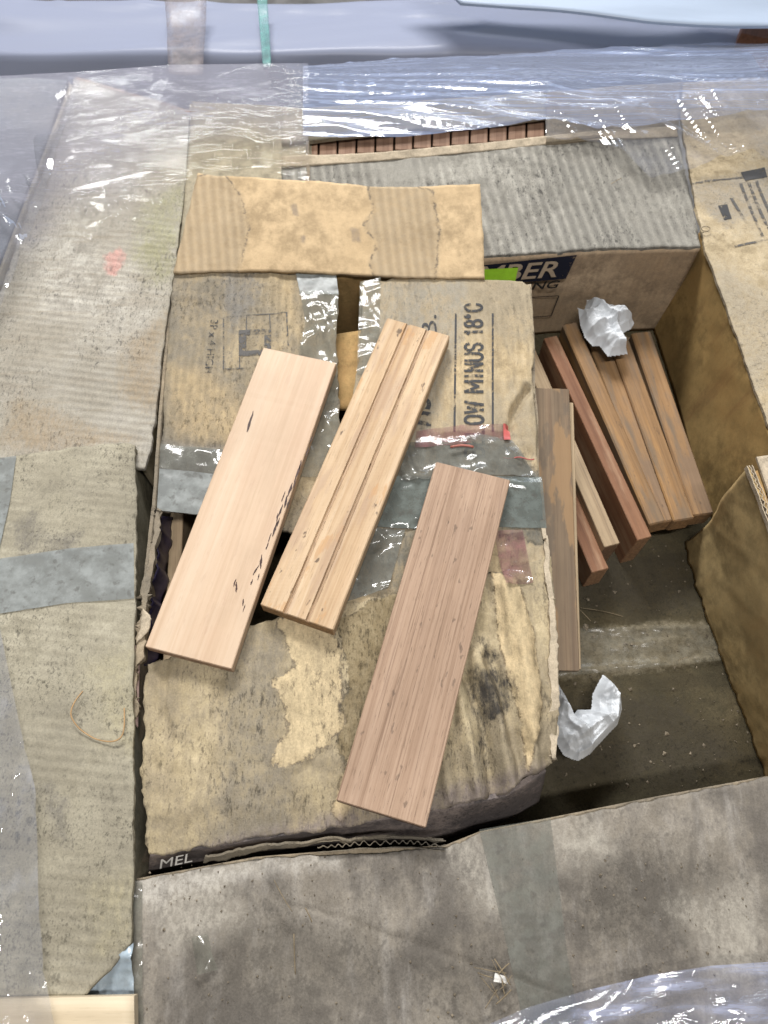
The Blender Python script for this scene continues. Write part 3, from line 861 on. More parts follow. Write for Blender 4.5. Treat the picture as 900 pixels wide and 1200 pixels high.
# ------------------------------------------------------------------ right upper carton
t = thing('carton', (0.52, 0.62, ZF), 'sandy carton with black print right of the gap', 'carton', 'cartons on the pallet')
le = [(788, 96), (799, 150), (805, 185), (814, 235), (825, 290), (846, 345), (872, 415), (888, 462), (903, 500), (925, 560)]
panel('lid', pts([(788, 96), (1010, 90)]), pts([(925, 560), (1120, 560)]), pts(le), pts([(1010, 90), (1120, 560)]), m_right, t, ragged=0.002,
      disp=creases(wob(0.002, 8, 12), [([(800, 215), (850, 300), (858, 330)], 0.003, -0.002), ([(825, 215), (900, 210)], 0.003, 0.0015)]), key='right',
      masks={'greyprint': [[(806, 215), (860, 205), (930, 190), (960, 280), (900, 262), (870, 255), (850, 268), (815, 235)]]})
wr_ = pts([(820, 268)] + le[4:]) + np.array([0.001, 0, -0.0045])
panel('side_wall', wr_, wr_ + [-.012, 0, -.153], np.array([wr_[0], wr_[0] - [.012, 0, .153]]), np.array([wr_[-1], wr_[-1] - [.012, 0, .153]]), m_rightwall, t, res=0.006, disp=wob(0.002, 7, 8))
R3 = lambda x, y: at(x, y, 0)
ink_shape('print_block', (R3(868, 202), R3(896, 196), R3(899, 208), R3(873, 213)), m_ink, t, key='right')
ink_shape('print_block', (R3(841, 242), R3(852, 240), R3(857, 257), R3(848, 259)), m_ink, t, key='right')
for a, b in (((868, 215), (893, 278)), ((877, 214), (900, 268)), ((886, 213), (908, 262)), ((857, 232), (874, 262))):
    line_ink('print_rule', R3(*a), R3(*b), 0.004, m_ink_faint, t, key='right')
line_ink('print_rule', R3(810, 216), R3(870, 208), 0.003, m_ink_faint, t, key='right')
line_ink('print_rule', R3(860, 290), R3(905, 280), 0.003, m_ink_faint, t, key='right')
th = np.linspace(0, 2 * math.pi, 20)
tube('staple_ring', np.array([at(827 + 5 * math.cos(a), 268 + 2.8 * math.sin(a), 0.006) for a in th]), 0.0006, m_edge, t, 5)

# ------------------------------------------------------------------ right lower carton leaning its side into the gap
t = thing('carton', (0.46, 0.2, ZF), 'kraft carton with a bare fluted rim at the right edge, beside the gap', 'carton', 'cartons on the pallet')
top_ = pts([(874, 546), (884, 570), (896, 602), (915, 660), (960, 780), (1010, 930)], .03)
bot_ = pts([(800, 634), (806, 660), (822, 705), (850, 785), (876, 858), (905, 935)], ZF + .004)
panel('side_wall', top_, bot_, np.array([top_[0], at(845, 580, -.03), at(828, 612, -.09), at(806, 630, -.14), bot_[0]]), np.array([top_[-1], bot_[-1]]), m_flapwall, t, res=0.005,
      disp=creases(wob(0.0025, 8, 14), []), ragged=0.004, thick=0.002)
fluted_edge('fluted_rim', top_[:5] + [0.003, 0, .001], 0.0055, m_edge_lt, t)
quad('inner_flap', at(886, 536, .035), at(1000, 520, .035), at(1060, 760, .035), at(905, 590, .035), m_edge_lt, t, res=0.008, thick=0.003, disp=wob(0.002, 10, 3))
quad('inner_wall', at(884, 552, .03), at(897, 590, .03), at(888, 610, -.03), at(872, 572, -.03), m_inner, t, res=0.008, thick=0.003)

# ------------------------------------------------------------------ front carton
t = thing('carton', (0.1, -0.12, ZF), 'grey dusty carton with a taped lid in the foreground', 'carton', 'cartons on the pallet')
fe = [(157, 1034), (230, 1020), (300, 1008), (400, 1000), (520, 994), (563, 977), (650, 960), (760, 938), (900, 912), (1020, 893)]
fd = creases(wob(0.003, 6, 22, 0.0005), [([(300, 1010), (330, 1060), (420, 1085), (640, 1160)], 0.003, -0.0022), ([(315, 1000), (330, 1060), (345, 1090)], 0.004, 0.003),
                                         ([(225, 1090), (250, 1120), (235, 1150)], 0.006, 0.004), ([(880, 1040), (905, 1110)], 0.003, -0.002), ([(700, 1000), (745, 1130)], 0.008, 0.002), ([(400, 1080), (410, 1160)], 0.004, 0.0015)])
edge_dn = lambda X, Y, Z: fd(X, Y, Z)
panel('lid', pts(fe, -.004), pts([(150, 1330), (1020, 1330)], -.004), pts([(157, 1034), (154, 1100), (150, 1330)], -.004), pts([(1020, 893), (1020, 1330)], -.004), m_front, t,
      disp=edge_dn, ragged=0.003, key='front', res=0.0035, masks={
          'darkpatch': [[(235, 1065), (340, 1050), (400, 1120), (330, 1185), (245, 1170)], [(690, 1000), (760, 985), (850, 1000), (870, 1080), (800, 1120), (690, 1110), (650, 1060)], [(470, 1120), (640, 1060), (660, 1190), (520, 1200)], [(330, 1090), (420, 1080), (470, 1150), (340, 1190)]],
          'lightpatch': [[(520, 985), (560, 980), (600, 1090), (560, 1060), (530, 1010)], [(790, 1060), (890, 1030), (900, 1130), (850, 1140)], [(640, 970), (700, 962), (720, 1000), (655, 1010)], [(170, 1050), (260, 1030), (280, 1080), (190, 1120)]],
          'edge': [[(157, 1034), (300, 1008), (400, 1000), (400, 1015), (300, 1025), (165, 1060)]]})
wf = pts([(157, 1030), (300, 1004), (400, 996), (520, 991), (563, 974), (650, 957), (760, 935), (900, 909), (1020, 890)], -.009)
wall('rear_wall', wf[::-1], 0.145, m_edge, t, res=0.01)
wall('side_wall', np.array([at(154, 1330, -.009), at(160, 1036, -.009)]), 0.145, m_front, t, res=0.01)
walls_round(t, [tuple(at(1020, 893, -.004)), tuple(at(1020, 1330, -.004)), tuple(at(150, 1330, -.004)), tuple(at(150, 1330, -.004))], 0.145, m_front, skip=(2, 3))
fluted_edge('fluted_rim', pts([(372, 993), (430, 988), (480, 987), (522, 991)], .001), 0.008, m_rim, t, flute=0.0075)
panel('split_ply', pts([(238, 1003, .002), (270, 998, .004), (330, 990, .003), (400, 983, .002), (450, 982, .001), (522, 986, 0)]), pts([(238, 1010, -.003), (270, 1005, -.002), (330, 996, -.002), (400, 987, -.002), (450, 985, -.002), (522, 988, -.003)]),
      pts([(238, 1003, .002), (238, 1010, -.003)]), pts([(522, 986, 0), (522, 988, -.003)]), m_rim, t, res=0.003, ragged=0.004, thick=0.002, disp=wob(0.001, 40, 3))
tape('tape', [(562, 972), (645, 958)], [(628, 1330), (720, 1330)], [(562, 972), (590, 1090), (610, 1180), (628, 1330)], [(645, 958), (665, 1120), (680, 1200), (720, 1330)], m_fronttape, t, key='front', off=0.0012, wr=0.0001)
tape('tape', [(155, 1030), (166, 1034)], [(150, 1200), (168, 1200)], [(155, 1030), (150, 1200)], [(166, 1034), (168, 1200)], m_cleartape, t, key='front', off=0.002, wr=0.003)

# ------------------------------------------------------------------ left lower carton
t = thing('carton', (-0.36, 0.2, ZF), 'olive grey carton with grey tape bands at the lower left', 'carton', 'cartons on the pallet')
rl = [(157, 521), (161, 600), (159, 700), (156, 800), (157, 950), (154, 1106)]
panel('lid', pts([(-90, 548), (0, 536), (80, 525), (150, 518), (157, 521)], .012), pts([(-120, 1180), (95, 1172), (154, 1106)], .012), pts([(-90, 548), (-120, 1180)], .012), pts(rl, .012), m_leftlow, t,
      disp=wob(0.002, 7, 33, 0.0004), ragged=0.002, key='leftlow', zm=.012, masks={
          'dirt': [[(15, 615), (40, 600), (50, 630), (30, 650)], [(55, 630), (95, 628), (85, 655), (50, 655)], [(50, 920), (65, 915), (60, 950)], [(60, 950), (75, 940), (80, 990), (70, 985)]],
          'yellow': [[(110, 780), (157, 760), (157, 880), (120, 860)], [(110, 1040), (155, 1030), (150, 1090), (120, 1110)]],
          'patch': [[(118, 935), (156, 920), (156, 1000), (130, 1010)]]})
wl2 = pts(rl, .008)
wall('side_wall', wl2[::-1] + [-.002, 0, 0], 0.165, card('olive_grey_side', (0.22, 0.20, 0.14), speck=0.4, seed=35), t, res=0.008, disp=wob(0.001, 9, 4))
walls_round(t, [tuple(at(157, 521, .012)), tuple(at(-90, 548, .012)), tuple(at(-120, 1180, .012)), tuple(at(95, 1172, .012))], 0.165, m_leftlow, skip=(3,))
tape('tape', [(-60, 668), (0, 655), (80, 644), (157, 637)], [(-60, 730), (3, 719), (80, 708), (158, 702)], [(-60, 668), (-60, 730)], [(157, 637), (158, 702)], m_greytape, t, key='leftlow', z=.012, off=0.001, wr=0.0004)
tape('tape', [(-60, 545), (19, 534)], [(-60, 660), (-2, 652)], [(-60, 545), (-60, 660)], [(19, 534), (12, 590), (-2, 652)], m_greytape, t, key='leftlow', z=.012, off=0.0014, wr=0.0004)

# ------------------------------------------------------------------ left upper carton
t = thing('carton', (-0.38, 0.66, ZF), 'pale grey carton lid at the upper left, half under film', 'carton', 'cartons on the pallet')
ru = [(222, 132), (216, 225), (206, 310), (194, 390), (184, 470), (175, 530), (170, 548)]
panel('lid', pts([(88, 92), (222, 132)]), pts([(-90, 560), (170, 548)]), pts([(88, 92), (60, 180), (35, 240), (0, 345), (-90, 560)]), pts(ru), m_leftup, t, disp=wob(0.002, 7, 37, 0.0004), ragged=0.002, key='leftup', masks={
    'green': [[(170, 240), (216, 215), (200, 330), (180, 330), (160, 300)]], 'red': [[(122, 300), (140, 290), (150, 300), (135, 325), (125, 322)]], 'brown': [[(0, 520), (20, 460), (100, 500), (160, 515), (60, 530)], [(150, 400), (195, 370), (185, 480), (140, 470)]]})
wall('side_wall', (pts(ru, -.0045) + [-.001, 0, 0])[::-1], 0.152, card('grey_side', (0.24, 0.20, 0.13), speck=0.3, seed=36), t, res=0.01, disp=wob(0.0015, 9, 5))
wall('side_wall', pts([(88, 92), (60, 180), (35, 240), (0, 345), (-90, 560)], -.0045), 0.152, m_leftup, t, res=0.015)
wall('side_wall', pts([(88, 92), (222, 132)], -.0045), 0.152, m_leftup, t, res=0.015)

t = thing('carton', (-0.17, 0.86, ZF), 'grey brown carton between the pale lid and the slats, behind the kraft flap', 'carton', 'cartons on the pallet')
quad('lid', at(225, 118, -.003), at(361, 128, -.003), at(362, 330, -.003), at(208, 330, -.003), m_upmid, t, res=0.005, disp=wob(0.0015, 8, 40))
walls_round(t, [tuple(at(225, 118, -.003)), tuple(at(361, 128, -.003)), tuple(at(362, 325, -.003)), tuple(at(208, 325, -.003))], 0.15, m_upmid)
quad('carton_seam', at(358, 128, .001), at(362, 128, .001), at(364, 260, .001), at(360, 260, .001), m_edge, t, res=0.005, thick=0.002)

t = thing('carton', (-0.66, 0.8, ZF), 'dim blue grey carton under film at the far left corner', 'carton', 'cartons on the pallet')
quad('lid', at(-120, 90, -.03), at(80, 95, -.03), at(-10, 330, -.03), at(-200, 330, -.03), card('blue_grey_lid', (0.17, 0.19, 0.21), speck=0.4, seed=38), t, res=0.008, disp=wob(0.004, 7, 41))
walls_round(t, [tuple(at(-120, 90, -.03)), tuple(at(80, 95, -.03)), tuple(at(-10, 330, -.03)), tuple(at(-200, 330, -.03))], 0.13, m_upmid)

# ------------------------------------------------------------------ the broken carton in the middle
C = thing('carton', (0.0, 0.33, ZF), 'torn open kraft carton with stencilled flaps under three loose boards', 'carton', 'cartons on the pallet')
panel('rear_flap', pts([(232, 203, .038), (250, 206, .038), (370, 212, .036), (440, 218, .034), (500, 219, .035), (562, 217, .036)]),
      pts([(203, 321, .004), (300, 318, .004), (395, 321, .004), (480, 326, .004), (568, 326, .004)]),
      pts([(232, 203, .038), (217, 262, .022), (203, 321, .004)]), pts([(562, 217, .036), (567, 290, .014), (568, 326, .004)]), m_backflap, C, disp=wob(0.0022, 9, 51, 0.0002), ragged=0.0015, res=0.0035, zm=.02,
      masks={'damp_l': [(228, 222), (262, 215), (285, 240), (293, 268), (278, 305), (262, 325), (190, 325), (210, 260)],
             'damp_m': [(430, 225), (470, 222), (505, 235), (515, 270), (512, 318), (440, 320), (432, 300), (442, 280), (425, 265), (438, 250)],
             'spots': [[(342, 247), (349, 246), (350, 257), (344, 258)], [(352, 276), (358, 275), (358, 282), (352, 282)], [(411, 268), (421, 268), (422, 280), (413, 280)]]})
wall('rear_wall', pts([(203, 322), (395, 322), (568, 327)], -.002), 0.155, m_inner, C, res=0.008, disp=wob(0.001, 9, 9))
panel('left_flap', pts([(202, 323), (260, 319), (330, 316), (395, 317)]), pts([(185, 597), (240, 604), (330, 620), (400, 640)]),
      pts([(202, 323), (198, 380), (191, 490), (185, 597)]), pts([(395, 317), (392, 330), (397, 347), (394, 400), (398, 470), (400, 640)]), m_leftflap, C, key='lflap', ragged=0.0025, res=0.003,
      disp=creases(wob(0.0018, 9, 53, 0.0004), [([(305, 335), (345, 338)], 0.003, .0015), ([(318, 320), (325, 350), (345, 400)], 0.004, .002), ([(200, 345), (240, 350)], .004, .0015), ([(200, 520), (280, 525)], 0.006, -.0015)]),
      masks={'yellow': [[(198, 430), (250, 440), (290, 480), (285, 520), (205, 515)], [(318, 320), (345, 318), (352, 400), (330, 360)]], 'greyband': [[(187, 515), (215, 515), (290, 530), (300, 610), (180, 610)], [(262, 322), (300, 318), (300, 350), (270, 390), (262, 350)]]})
panel('right_flap', pts([(423, 331), (470, 327), (560, 328), (612, 330), (622, 338)]), pts([(380, 720), (480, 720), (560, 700), (648, 690)]),
      pts([(423, 331), (424, 380), (418, 440), (400, 560), (380, 720)]), pts([(622, 338), (626, 400), (623, 450), (629, 490), (630, 540), (636, 610), (648, 690)]), m_rightflap, C, key='rflap', ragged=0.0025, res=0.003,
      disp=creases(wob(0.0016, 9, 55, 0.0004), [([(618, 452), (612, 466), (603, 482), (596, 502)], 0.0036, -.012), ([(608, 462), (598, 480)], .004, .004), ([(616, 472), (622, 520)], .008, .005), ([(600, 340), (604, 420), (598, 450)], .004, .0018), ([(470, 335), (480, 400)], .005, .0015), ([(440, 508), (620, 515)], .006, -.002), ([(460, 560), (640, 570)], .004, .002), ([(432, 640), (500, 610)], .006, -.004)]),
      masks={'greyband': [[(425, 330), (545, 328), (540, 400), (500, 520), (420, 500)]], 'wet': [[(400, 530), (520, 520), (600, 525), (640, 560), (640, 640), (560, 620), (500, 680), (440, 700), (380, 690)]]})
panel('torn_lid', pts([(172, 778, -.002), (280, 738, -.001), (335, 722, .002), (420, 704, .003), (500, 690, .003), (590, 668, .003), (646, 650, .002)]),
      pts([(173, 1004, -.004), (300, 985, -.004), (440, 962, -.004), (520, 947, -.005), (590, 930, -.005), (615, 912, -.003), (648, 895, -.004)]),
      pts([(172, 778, -.002), (166, 812, 0), (170, 850, 0), (165, 905, 0), (169, 955, 0), (173, 1004, -.004)]), pts([(646, 650, .002), (650, 720, .001), (653, 780, 0), (652, 840, 0), (648, 895, -.004)]), m_torn, C, key='torn', ragged=0.004, res=0.0025,
      disp=creases(wob(0.0022, 9, 57, 0.0006), [([(590, 690), (612, 760), (628, 900)], 0.008, .009), ([(560, 770), (585, 850), (600, 925)], 0.007, .012), ([(535, 800), (548, 870), (560, 935)], .006, .010), ([(575, 770), (592, 840), (610, 915)], .004, -.006),
                                                ([(545, 790), (565, 850), (580, 935)], .004, -.007), ([(515, 840), (530, 940)], .005, .007), ([(180, 790), (205, 860)], .004, .002), ([(195, 770), (190, 830), (215, 900)], .004, -.003), ([(262, 760), (268, 980)], .005, -.0015), ([(350, 880), (420, 900), (440, 960)], .005, .002)], layers=[([(325, 728), (385, 720), (402, 770), (398, 810), (404, 850), (380, 880), (335, 905), (318, 895), (340, 850), (320, 800), (345, 780)], .0016), ([(575, 672), (605, 680), (625, 740), (635, 830), (618, 905), (605, 830), (585, 760)], .003)]),
      masks={'greyband': [[(258, 740), (330, 730), (335, 800), (320, 850), (345, 900), (330, 985), (240, 990), (262, 900)]],
             'olive': [[(395, 730), (470, 690), (470, 760), (440, 850), (405, 905), (392, 860), (410, 800)]],
             'pale': [[(325, 728), (385, 720), (402, 770), (398, 810), (404, 850), (380, 880), (335, 905), (318, 895), (340, 850), (320, 800), (345, 780)]],
             'layer': [[(575, 672), (605, 680), (625, 740), (635, 830), (618, 905), (605, 830), (585, 760)], [(405, 900), (425, 850), (440, 880), (400, 970), (388, 950)]],
             'front': [[(170, 1010), (300, 975), (440, 945), (520, 925), (640, 895), (640, 960), (170, 1030)]],
             'blackish': [[(552, 790), (575, 780), (602, 805), (592, 840), (565, 850), (572, 900), (560, 870)], [(565, 755), (580, 770), (570, 800)]]})
# front and side of the same carton
panel('front_wall', pts([(176, 1004, -.007), (300, 984, -.007), (440, 962, -.007), (520, 947, -.007), (590, 931, -.007), (640, 903, -.007)]), pts([(172, 1034, -.07), (300, 1010, -.07), (440, 994, -.07), (520, 984, -.07), (590, 963, -.07), (632, 940, -.07)]),
      pts([(176, 1004, -.007), (172, 1034, -.07)]), pts([(640, 903, -.007), (632, 940, -.07)]), m_frontside, C, res=0.005, disp=wob(0.0015, 10, 61))
text_fit('print_word', 'MEL', at(186, 1017, -.006), at(232, 1007, -.006) - at(186, 1017, -.006), (0.15, 0.85, 0.45), 0.008, 0.027, m_whiteink, C, off=0.002)
wall('right_wall', pts([(618, 333), (622, 400), (622, 450), (626, 490), (627, 540), (632, 610), (644, 690), (648, 780), (646, 890)], -.006), 0.15, m_edge, C, res=0.008, disp=wob(0.001, 9, 7))
lw = pts([(200, 330), (196, 400), (189, 490), (183, 590), (176, 640), (170, 700), (163, 770), (160, 850), (160, 1010)], -.004)
wall('left_wall', lw, 0.15, m_edge, C, res=0.008, thick=0.003, disp=wob(0.0012, 9, 3), flip=True)
panel('split_rim', pts([(184, 596, .005), (190, 598, .005)]), pts([(150, 838, .004), (160, 845, .002)]), pts([(184, 596, .005), (175, 650, .008), (166, 700, .008), (158, 770, .006), (150, 838, .004)]), pts([(190, 598, .005), (181, 650, .008), (175, 698, .008), (164, 770, .006), (160, 845, .002)]), m_edge, C, res=0.0022, ragged=0.006, thick=0.006, disp=wob(0.0008, 60, 4))
panel('paper_scrap', pts([(168, 712, .010), (178, 724, .012)]), pts([(160, 752, .008), (166, 748, .008)]), pts([(168, 712, .010), (160, 752, .008)]), pts([(178, 724, .012), (173, 740, .01), (166, 748, .008)]), m_edge_lt, C, res=0.0025, ragged=0.004, thick=0.0012)
panel('liner_strip', pts([(158, 756, .004), (165, 756, -.004)]), pts([(150, 838, .004), (162, 852, -.004)]), pts([(158, 756, .004), (150, 838, .004)]), pts([(165, 756, -.004), (162, 852, -.004)]), m_pink, C, res=0.004, thick=0.0015)
quad('inner_flap', at(388, 392, -.025), at(432, 386, -.022), at(440, 480, -.03), at(390, 480, -.03), m_inner, C, res=0.006, disp=wob(0.002, 15, 3))
panel('plastic_liner', pts([(190, 604, -.02), (204, 606, -.05)]), pts([(166, 780, -.02), (184, 780, -.05)]), pts([(190, 604, -.02), (166, 780, -.02)]), pts([(204, 606, -.05), (184, 780, -.05)]), m_purple, C, res=0.004, thick=0.001, disp=lambda X, Y, Z: 0.008 * fbm(X * 60, Y * 60, 3, 3))
# print on the flaps
L3 = lambda x, y: at(x, y, 0.0)
ya = np.array([0, 1.0, 0]); xa = np.array([1.0, 0, 0])
stencil_word('print_word', 'BELOW MINUS 18oC', L3(568.5, 535), L3(566, 368) - L3(568.5, 535), -xa, np.linalg.norm(L3(568, 440) - L3(544, 440)), np.linalg.norm(L3(564, 366) - L3(568, 548)), m_ink, C, 'rflap')
for x0, x1 in ((532.5, 534), (577.5, 577)):
    line_ink('print_rule', L3(x0, 506), L3(x1, 369), 0.0022, m_ink, C, key='rflap')
text_fit('print_word', 'B.', L3(512, 396), ya, -xa, np.linalg.norm(L3(512, 390) - L3(494, 390)), 0.028, m_ink, C, key='rflap')
text_fit('print_word', 'ns', L3(505, 502), ya, -xa, 0.028, 0.034, m_ink, C, key='rflap', shear=0.2, bold=0.0006)
text_fit('print_word', '3P x 4 HIGH', L3(247, 374), -ya, xa, np.linalg.norm(L3(247, 400) - L3(256, 400)), np.linalg.norm(L3(247, 374) - L3(247, 436)), m_ink, C, key='lflap')
for a, b, w in (((262, 373), (262, 433), .0016), ((262, 372), (337, 367), .0012), ((336, 367), (338, 406), .0016), ((289, 370), (289, 388), .0014), ((316, 369), (317, 386), .0012), ((281, 416), (281, 433), .0014), ((262, 433), (290, 432), .0012)):
    line_ink('print_rule', L3(*a), L3(*b), w, m_ink_faint, C, key='lflap')
for q in (((280, 388), (318, 386), (318, 392), (280, 394)), ((280, 394), (289, 394), (289, 418), (280, 418)), ((310, 392), (318, 392), (318, 412), (310, 412)), ((289, 412), (318, 411), (318, 417), (289, 418))):
    ink_shape('print_block', [L3(*p) for p in q], m_ink_faint, C, key='lflap')
# tapes on the flaps
tape('tape', [(187, 549), (300, 560)], [(184, 598), (300, 610)], [(187, 549), (184, 598)], [(300, 560), (300, 610)], m_greytape, C, key='lflap', off=.0016, wr=.001)
tape('tape', [(188, 520), (320, 530)], [(187, 549), (320, 562)], [(188, 520), (187, 549)], [(320, 530), (320, 562)], m_dirtytape, C, key='lflap', off=.0014, wr=.0022)
tape('tape', [(346, 317), (393, 315)], [(352, 346), (397, 346)], [(346, 317), (352, 346)], [(393, 315), (397, 346)], m_greytape, C, key='lflap', off=.002, wr=.001)
tape('tape', [(352, 344), (397, 344)], [(345, 560), (400, 560)], [(352, 344), (358, 380), (350, 420), (345, 560)], [(397, 344), (394, 400), (396, 470), (400, 560)], m_cleartape, C, key='lflap', off=.003, wr=.004)
tape('tape', [(422, 331), (446, 326)], [(418, 440), (444, 440)], [(422, 331), (418, 440)], [(446, 326), (444, 440)], m_cleartape, C, key='rflap', off=.002, wr=.002)
tape('tape', [(470, 520), (560, 512), (600, 516)], [(470, 565), (590, 560), (628, 560)], [(470, 520), (470, 565)], [(600, 516), (628, 560)], m_dirtytape, C, key='rflap', off=.003, wr=.005)
tape('tape', [(430, 560), (634, 560)], [(420, 618), (640, 620)], [(430, 560), (420, 618)], [(634, 560), (640, 620)], tape_mat('grey_green_wet_tape', (0.155, 0.175, 0.16), .8, .14, .5, 9, (45, 60, 30), .4, .4), C, key='rflap', off=.0018, wr=.0015)
tape('tape', [(425, 620), (475, 620)], [(405, 705), (455, 690)], [(425, 620), (405, 705)], [(475, 620), (455, 690)], m_dirtytape, C, key='rflap', off=.002, wr=.004)
tape('tape', [(488, 506), (540, 500), (592, 499)], [(486, 526), (540, 522), (594, 516)], [(488, 506), (486, 526)], [(592, 499), (594, 516)], m_redtape, C, key='rflap', off=.0035, wr=.002)
tape('tape', [(589, 499), (596, 498)], [(590, 518), (598, 517)], [(589, 499), (590, 518)], [(596, 498), (598, 517)], m_redline, C, key='rflap', off=.005, wr=.001)
tape('tape', [(578, 624), (612, 622)], [(590, 690), (624, 684)], [(578, 624), (590, 690)], [(612, 622), (624, 684)], m_redtape, C, key='torn', off=.002, wr=.004)
tube('tape_thread', np.array([at(590 + i * 4, 536 + 1.2 * math.sin(i) + i * .2, .006) for i in range(10)]), 0.0007, m_redline, C, 5)
tube('tape_thread', np.array([at(528 + i * 3, 524 - 2 * math.sin(i / 9 * 3.1), .008) for i in range(10)]), 0.0014, plain('red_brown_tape', (0.34, 0.11, 0.08), .3, .2), C, 5)
panel('lid_rim', pts([(634, 610, .003), (639, 610, .003)]), pts([(645, 892, 0), (653, 890, 0)]), pts([(634, 610, .003), (641, 690, .004), (645, 780, .004), (645, 892, 0)]), pts([(639, 610, .003), (648, 690, .004), (655, 780, .004), (653, 890, 0)]), m_edge_lt, C, res=.0025, ragged=.004, thick=.006, disp=wob(.001, 60, 8))

# ------------------------------------------------------------------ timber in the gap
m_red = wood('red_hardwood', [(0.15, 0.066, 0.034), (0.21, 0.10, 0.052), (0.27, 0.14, 0.075)], seed=51, endcol=(0.36, 0.21, 0.12), patch=[(0.5, (0.40, 0.27, 0.17), .48, .66, (9, 60, 60))])
m_grybr = wood('grey_brown_timber', [(0.115, 0.08, 0.052), (0.175, 0.125, 0.08), (0.24, 0.17, 0.105)], seed=52, patch=[(0.7, (0.30, 0.185, 0.09), .54, .58, (7, 22, 22)), (0.6, (0.12, 0.095, 0.07), .55, .6, (12, 30, 30))])
m_honey = wood('honey_timber', [(0.16, 0.09, 0.038), (0.24, 0.137, 0.06), (0.32, 0.19, 0.09)], seed=53, endcol=(0.34, 0.2, 0.1), streak=(.5, (.12, .07, .04)), patch=[(0.5, (0.40, 0.22, 0.08), .5, .66, (5, 70, 70)), (0.55, (0.14, 0.10, 0.07), .52, .64, (5, 22, 22)), (0.75, (0.15, 0.115, 0.08), .50, .64, (7, 50, 50))], spots=.4)
m_honey2 = wood('tan_timber', [(0.17, 0.098, 0.042), (0.26, 0.15, 0.068), (0.33, 0.2, 0.098)], seed=57, endcol=(0.34, 0.2, 0.1), streak=(.5, (.12, .07, .04)), patch=[(0.6, (0.15, 0.11, 0.08), .5, .6, (6, 24, 24)), (0.8, (0.14, 0.11, 0.08), .50, .66, (8, 60, 60))], spots=.5)
m_grey = wood('weathered_timber', [(0.24, 0.17, 0.10), (0.36, 0.265, 0.165), (0.46, 0.35, 0.22)], seed=55, streak=(.5, (.12, .09, .06)), endcol=(0.26, 0.16, 0.10))
tag(board('timber_board', [(638, 396), (652, 393), (765, 629), (746, 633)], -.087, -.087, .071, m_red, seed=1), 'red brown board standing on edge, tallest in the gap', 'board', 'boards in the gap')
tag(board('timber_board', [(610, 412), (627, 407), (726, 637), (709, 641)], -.100, -.100, .058, m_grey, seed=2), 'weathered straw coloured board on edge left of the red board', 'board', 'boards in the gap')
tag(board('timber_board', [(655, 580), (676, 580), (713, 665), (694, 672)], -.115, -.112, .045, m_red, seed=3), 'short red brown board end, lowest one by the leaning board', 'board', 'boards in the gap')
tag(board('timber_board', [(659, 380), (676, 377), (781, 612), (761, 614)], -.086, -.086, .028, m_honey, seed=4, chamfer=.0016), 'honey brown board right of the red board, one end under tissue', 'board', 'boards in the gap')
tag(board('timber_board', [(680, 392), (714, 390), (789, 611), (776, 611)], -.097, -.0955, .026, m_honey2, seed=5, chamfer=.0016), 'narrow yellowish board wedged between two honey brown boards', 'board', 'boards in the gap')
tag(board('timber_board', [(712.5, 396), (735.5, 391), (813.5, 607), (790.5, 611)], -.092, -.092, .028, m_honey, seed=6, chamfer=.0016), 'brown board with a dark grey patch, second from the gap wall', 'board', 'boards in the gap')
tag(board('timber_board', [(737, 389), (765, 388), (834, 600), (815, 606)], -.092, -.092, .028, m_honey2, seed=7, chamfer=.0016), 'tan board lying against the right wall of the gap', 'board', 'boards in the gap')
tag(board('timber_board', [(688, 400), (756, 392), (800, 590), (756, 598)], -.124, -.124, .034, m_grybr, seed=8), 'dark board under the honey brown boards', 'board', 'boards in the gap')
tag(board('timber_board', [(622, 457), (669, 453), (677, 786), (634, 786)], -.030, -.085, .012, m_grybr, seed=9), 'grey brown stained board leaning beside the torn carton', 'board', 'boards in the gap')
tag(board('timber_board', [(632, 472), (673.5, 470), (679.5, 784), (640, 784)], -.043, -.098, .012, m_grey, seed=10), 'thin pale board edge showing behind the grey brown leaning board', 'board', 'boards in the gap')
tag(board('timber_board', [(200, 585), (216, 585), (206, 800), (190, 800)], -.05, -.05, .05, m_grey, seed=11), 'tan board inside the torn carton, seen through the hole', 'board', 'boards in the gap')

# ------------------------------------------------------------------ the three samples on top
m_A = wood('pale_pink_timber', [(0.475, 0.338, 0.225), (0.535, 0.393, 0.272), (0.57, 0.44, 0.318)], grain=.5, streak=(.10, (.45, .28, .18)), rough=.55, seed=61, bumpy=.15, pore=.12, patch=[(.30, (.50, .33, .22), .48, .66, (6, 14, 14)), (.25, (.42, .28, .2), .60, .66, (40, 200, 200))], endcol=(.42, .26, .17))
m_B = wood('straw_timber', [(0.42, 0.275, 0.155), (0.53, 0.38, 0.235), (0.60, 0.455, 0.305)], grain=.8, streak=(.2, (.36, .2, .1)), spots=.75, rough=.7, seed=63, bumpy=.5, pore=.45, saw=.12,
           patch=[(.55, (0.46, 0.26, 0.115), .60, .64, (14, 40, 40)), (.45, (0.36, 0.25, 0.18), .5, .62, (9, 45, 45))], endcol=(.36, .22, .11))
m_C = wood('striped_brown_timber', [(0.25, 0.158, 0.102), (0.345, 0.233, 0.158), (0.42, 0.295, 0.208)], grain=1.0, streak=(.52, (.14, .08, .05)), rough=.65, seed=65, bumpy=.3, pore=.6, spots=.5, freq=2.0, endcol=(.24, .15, .1), patch=[(.3, (.25, .165, .115), .5, .62, (5, 25, 25))])
A = tag(board('timber_board', [(310, 404), (393, 428), (271, 785), (170, 757)], .0170, .0170, .013, m_A, seed=21, nseg=60, warp=.0003), 'smooth pale pink board with dark gum streaks along one edge', 'board', 'loose boards on the torn carton')
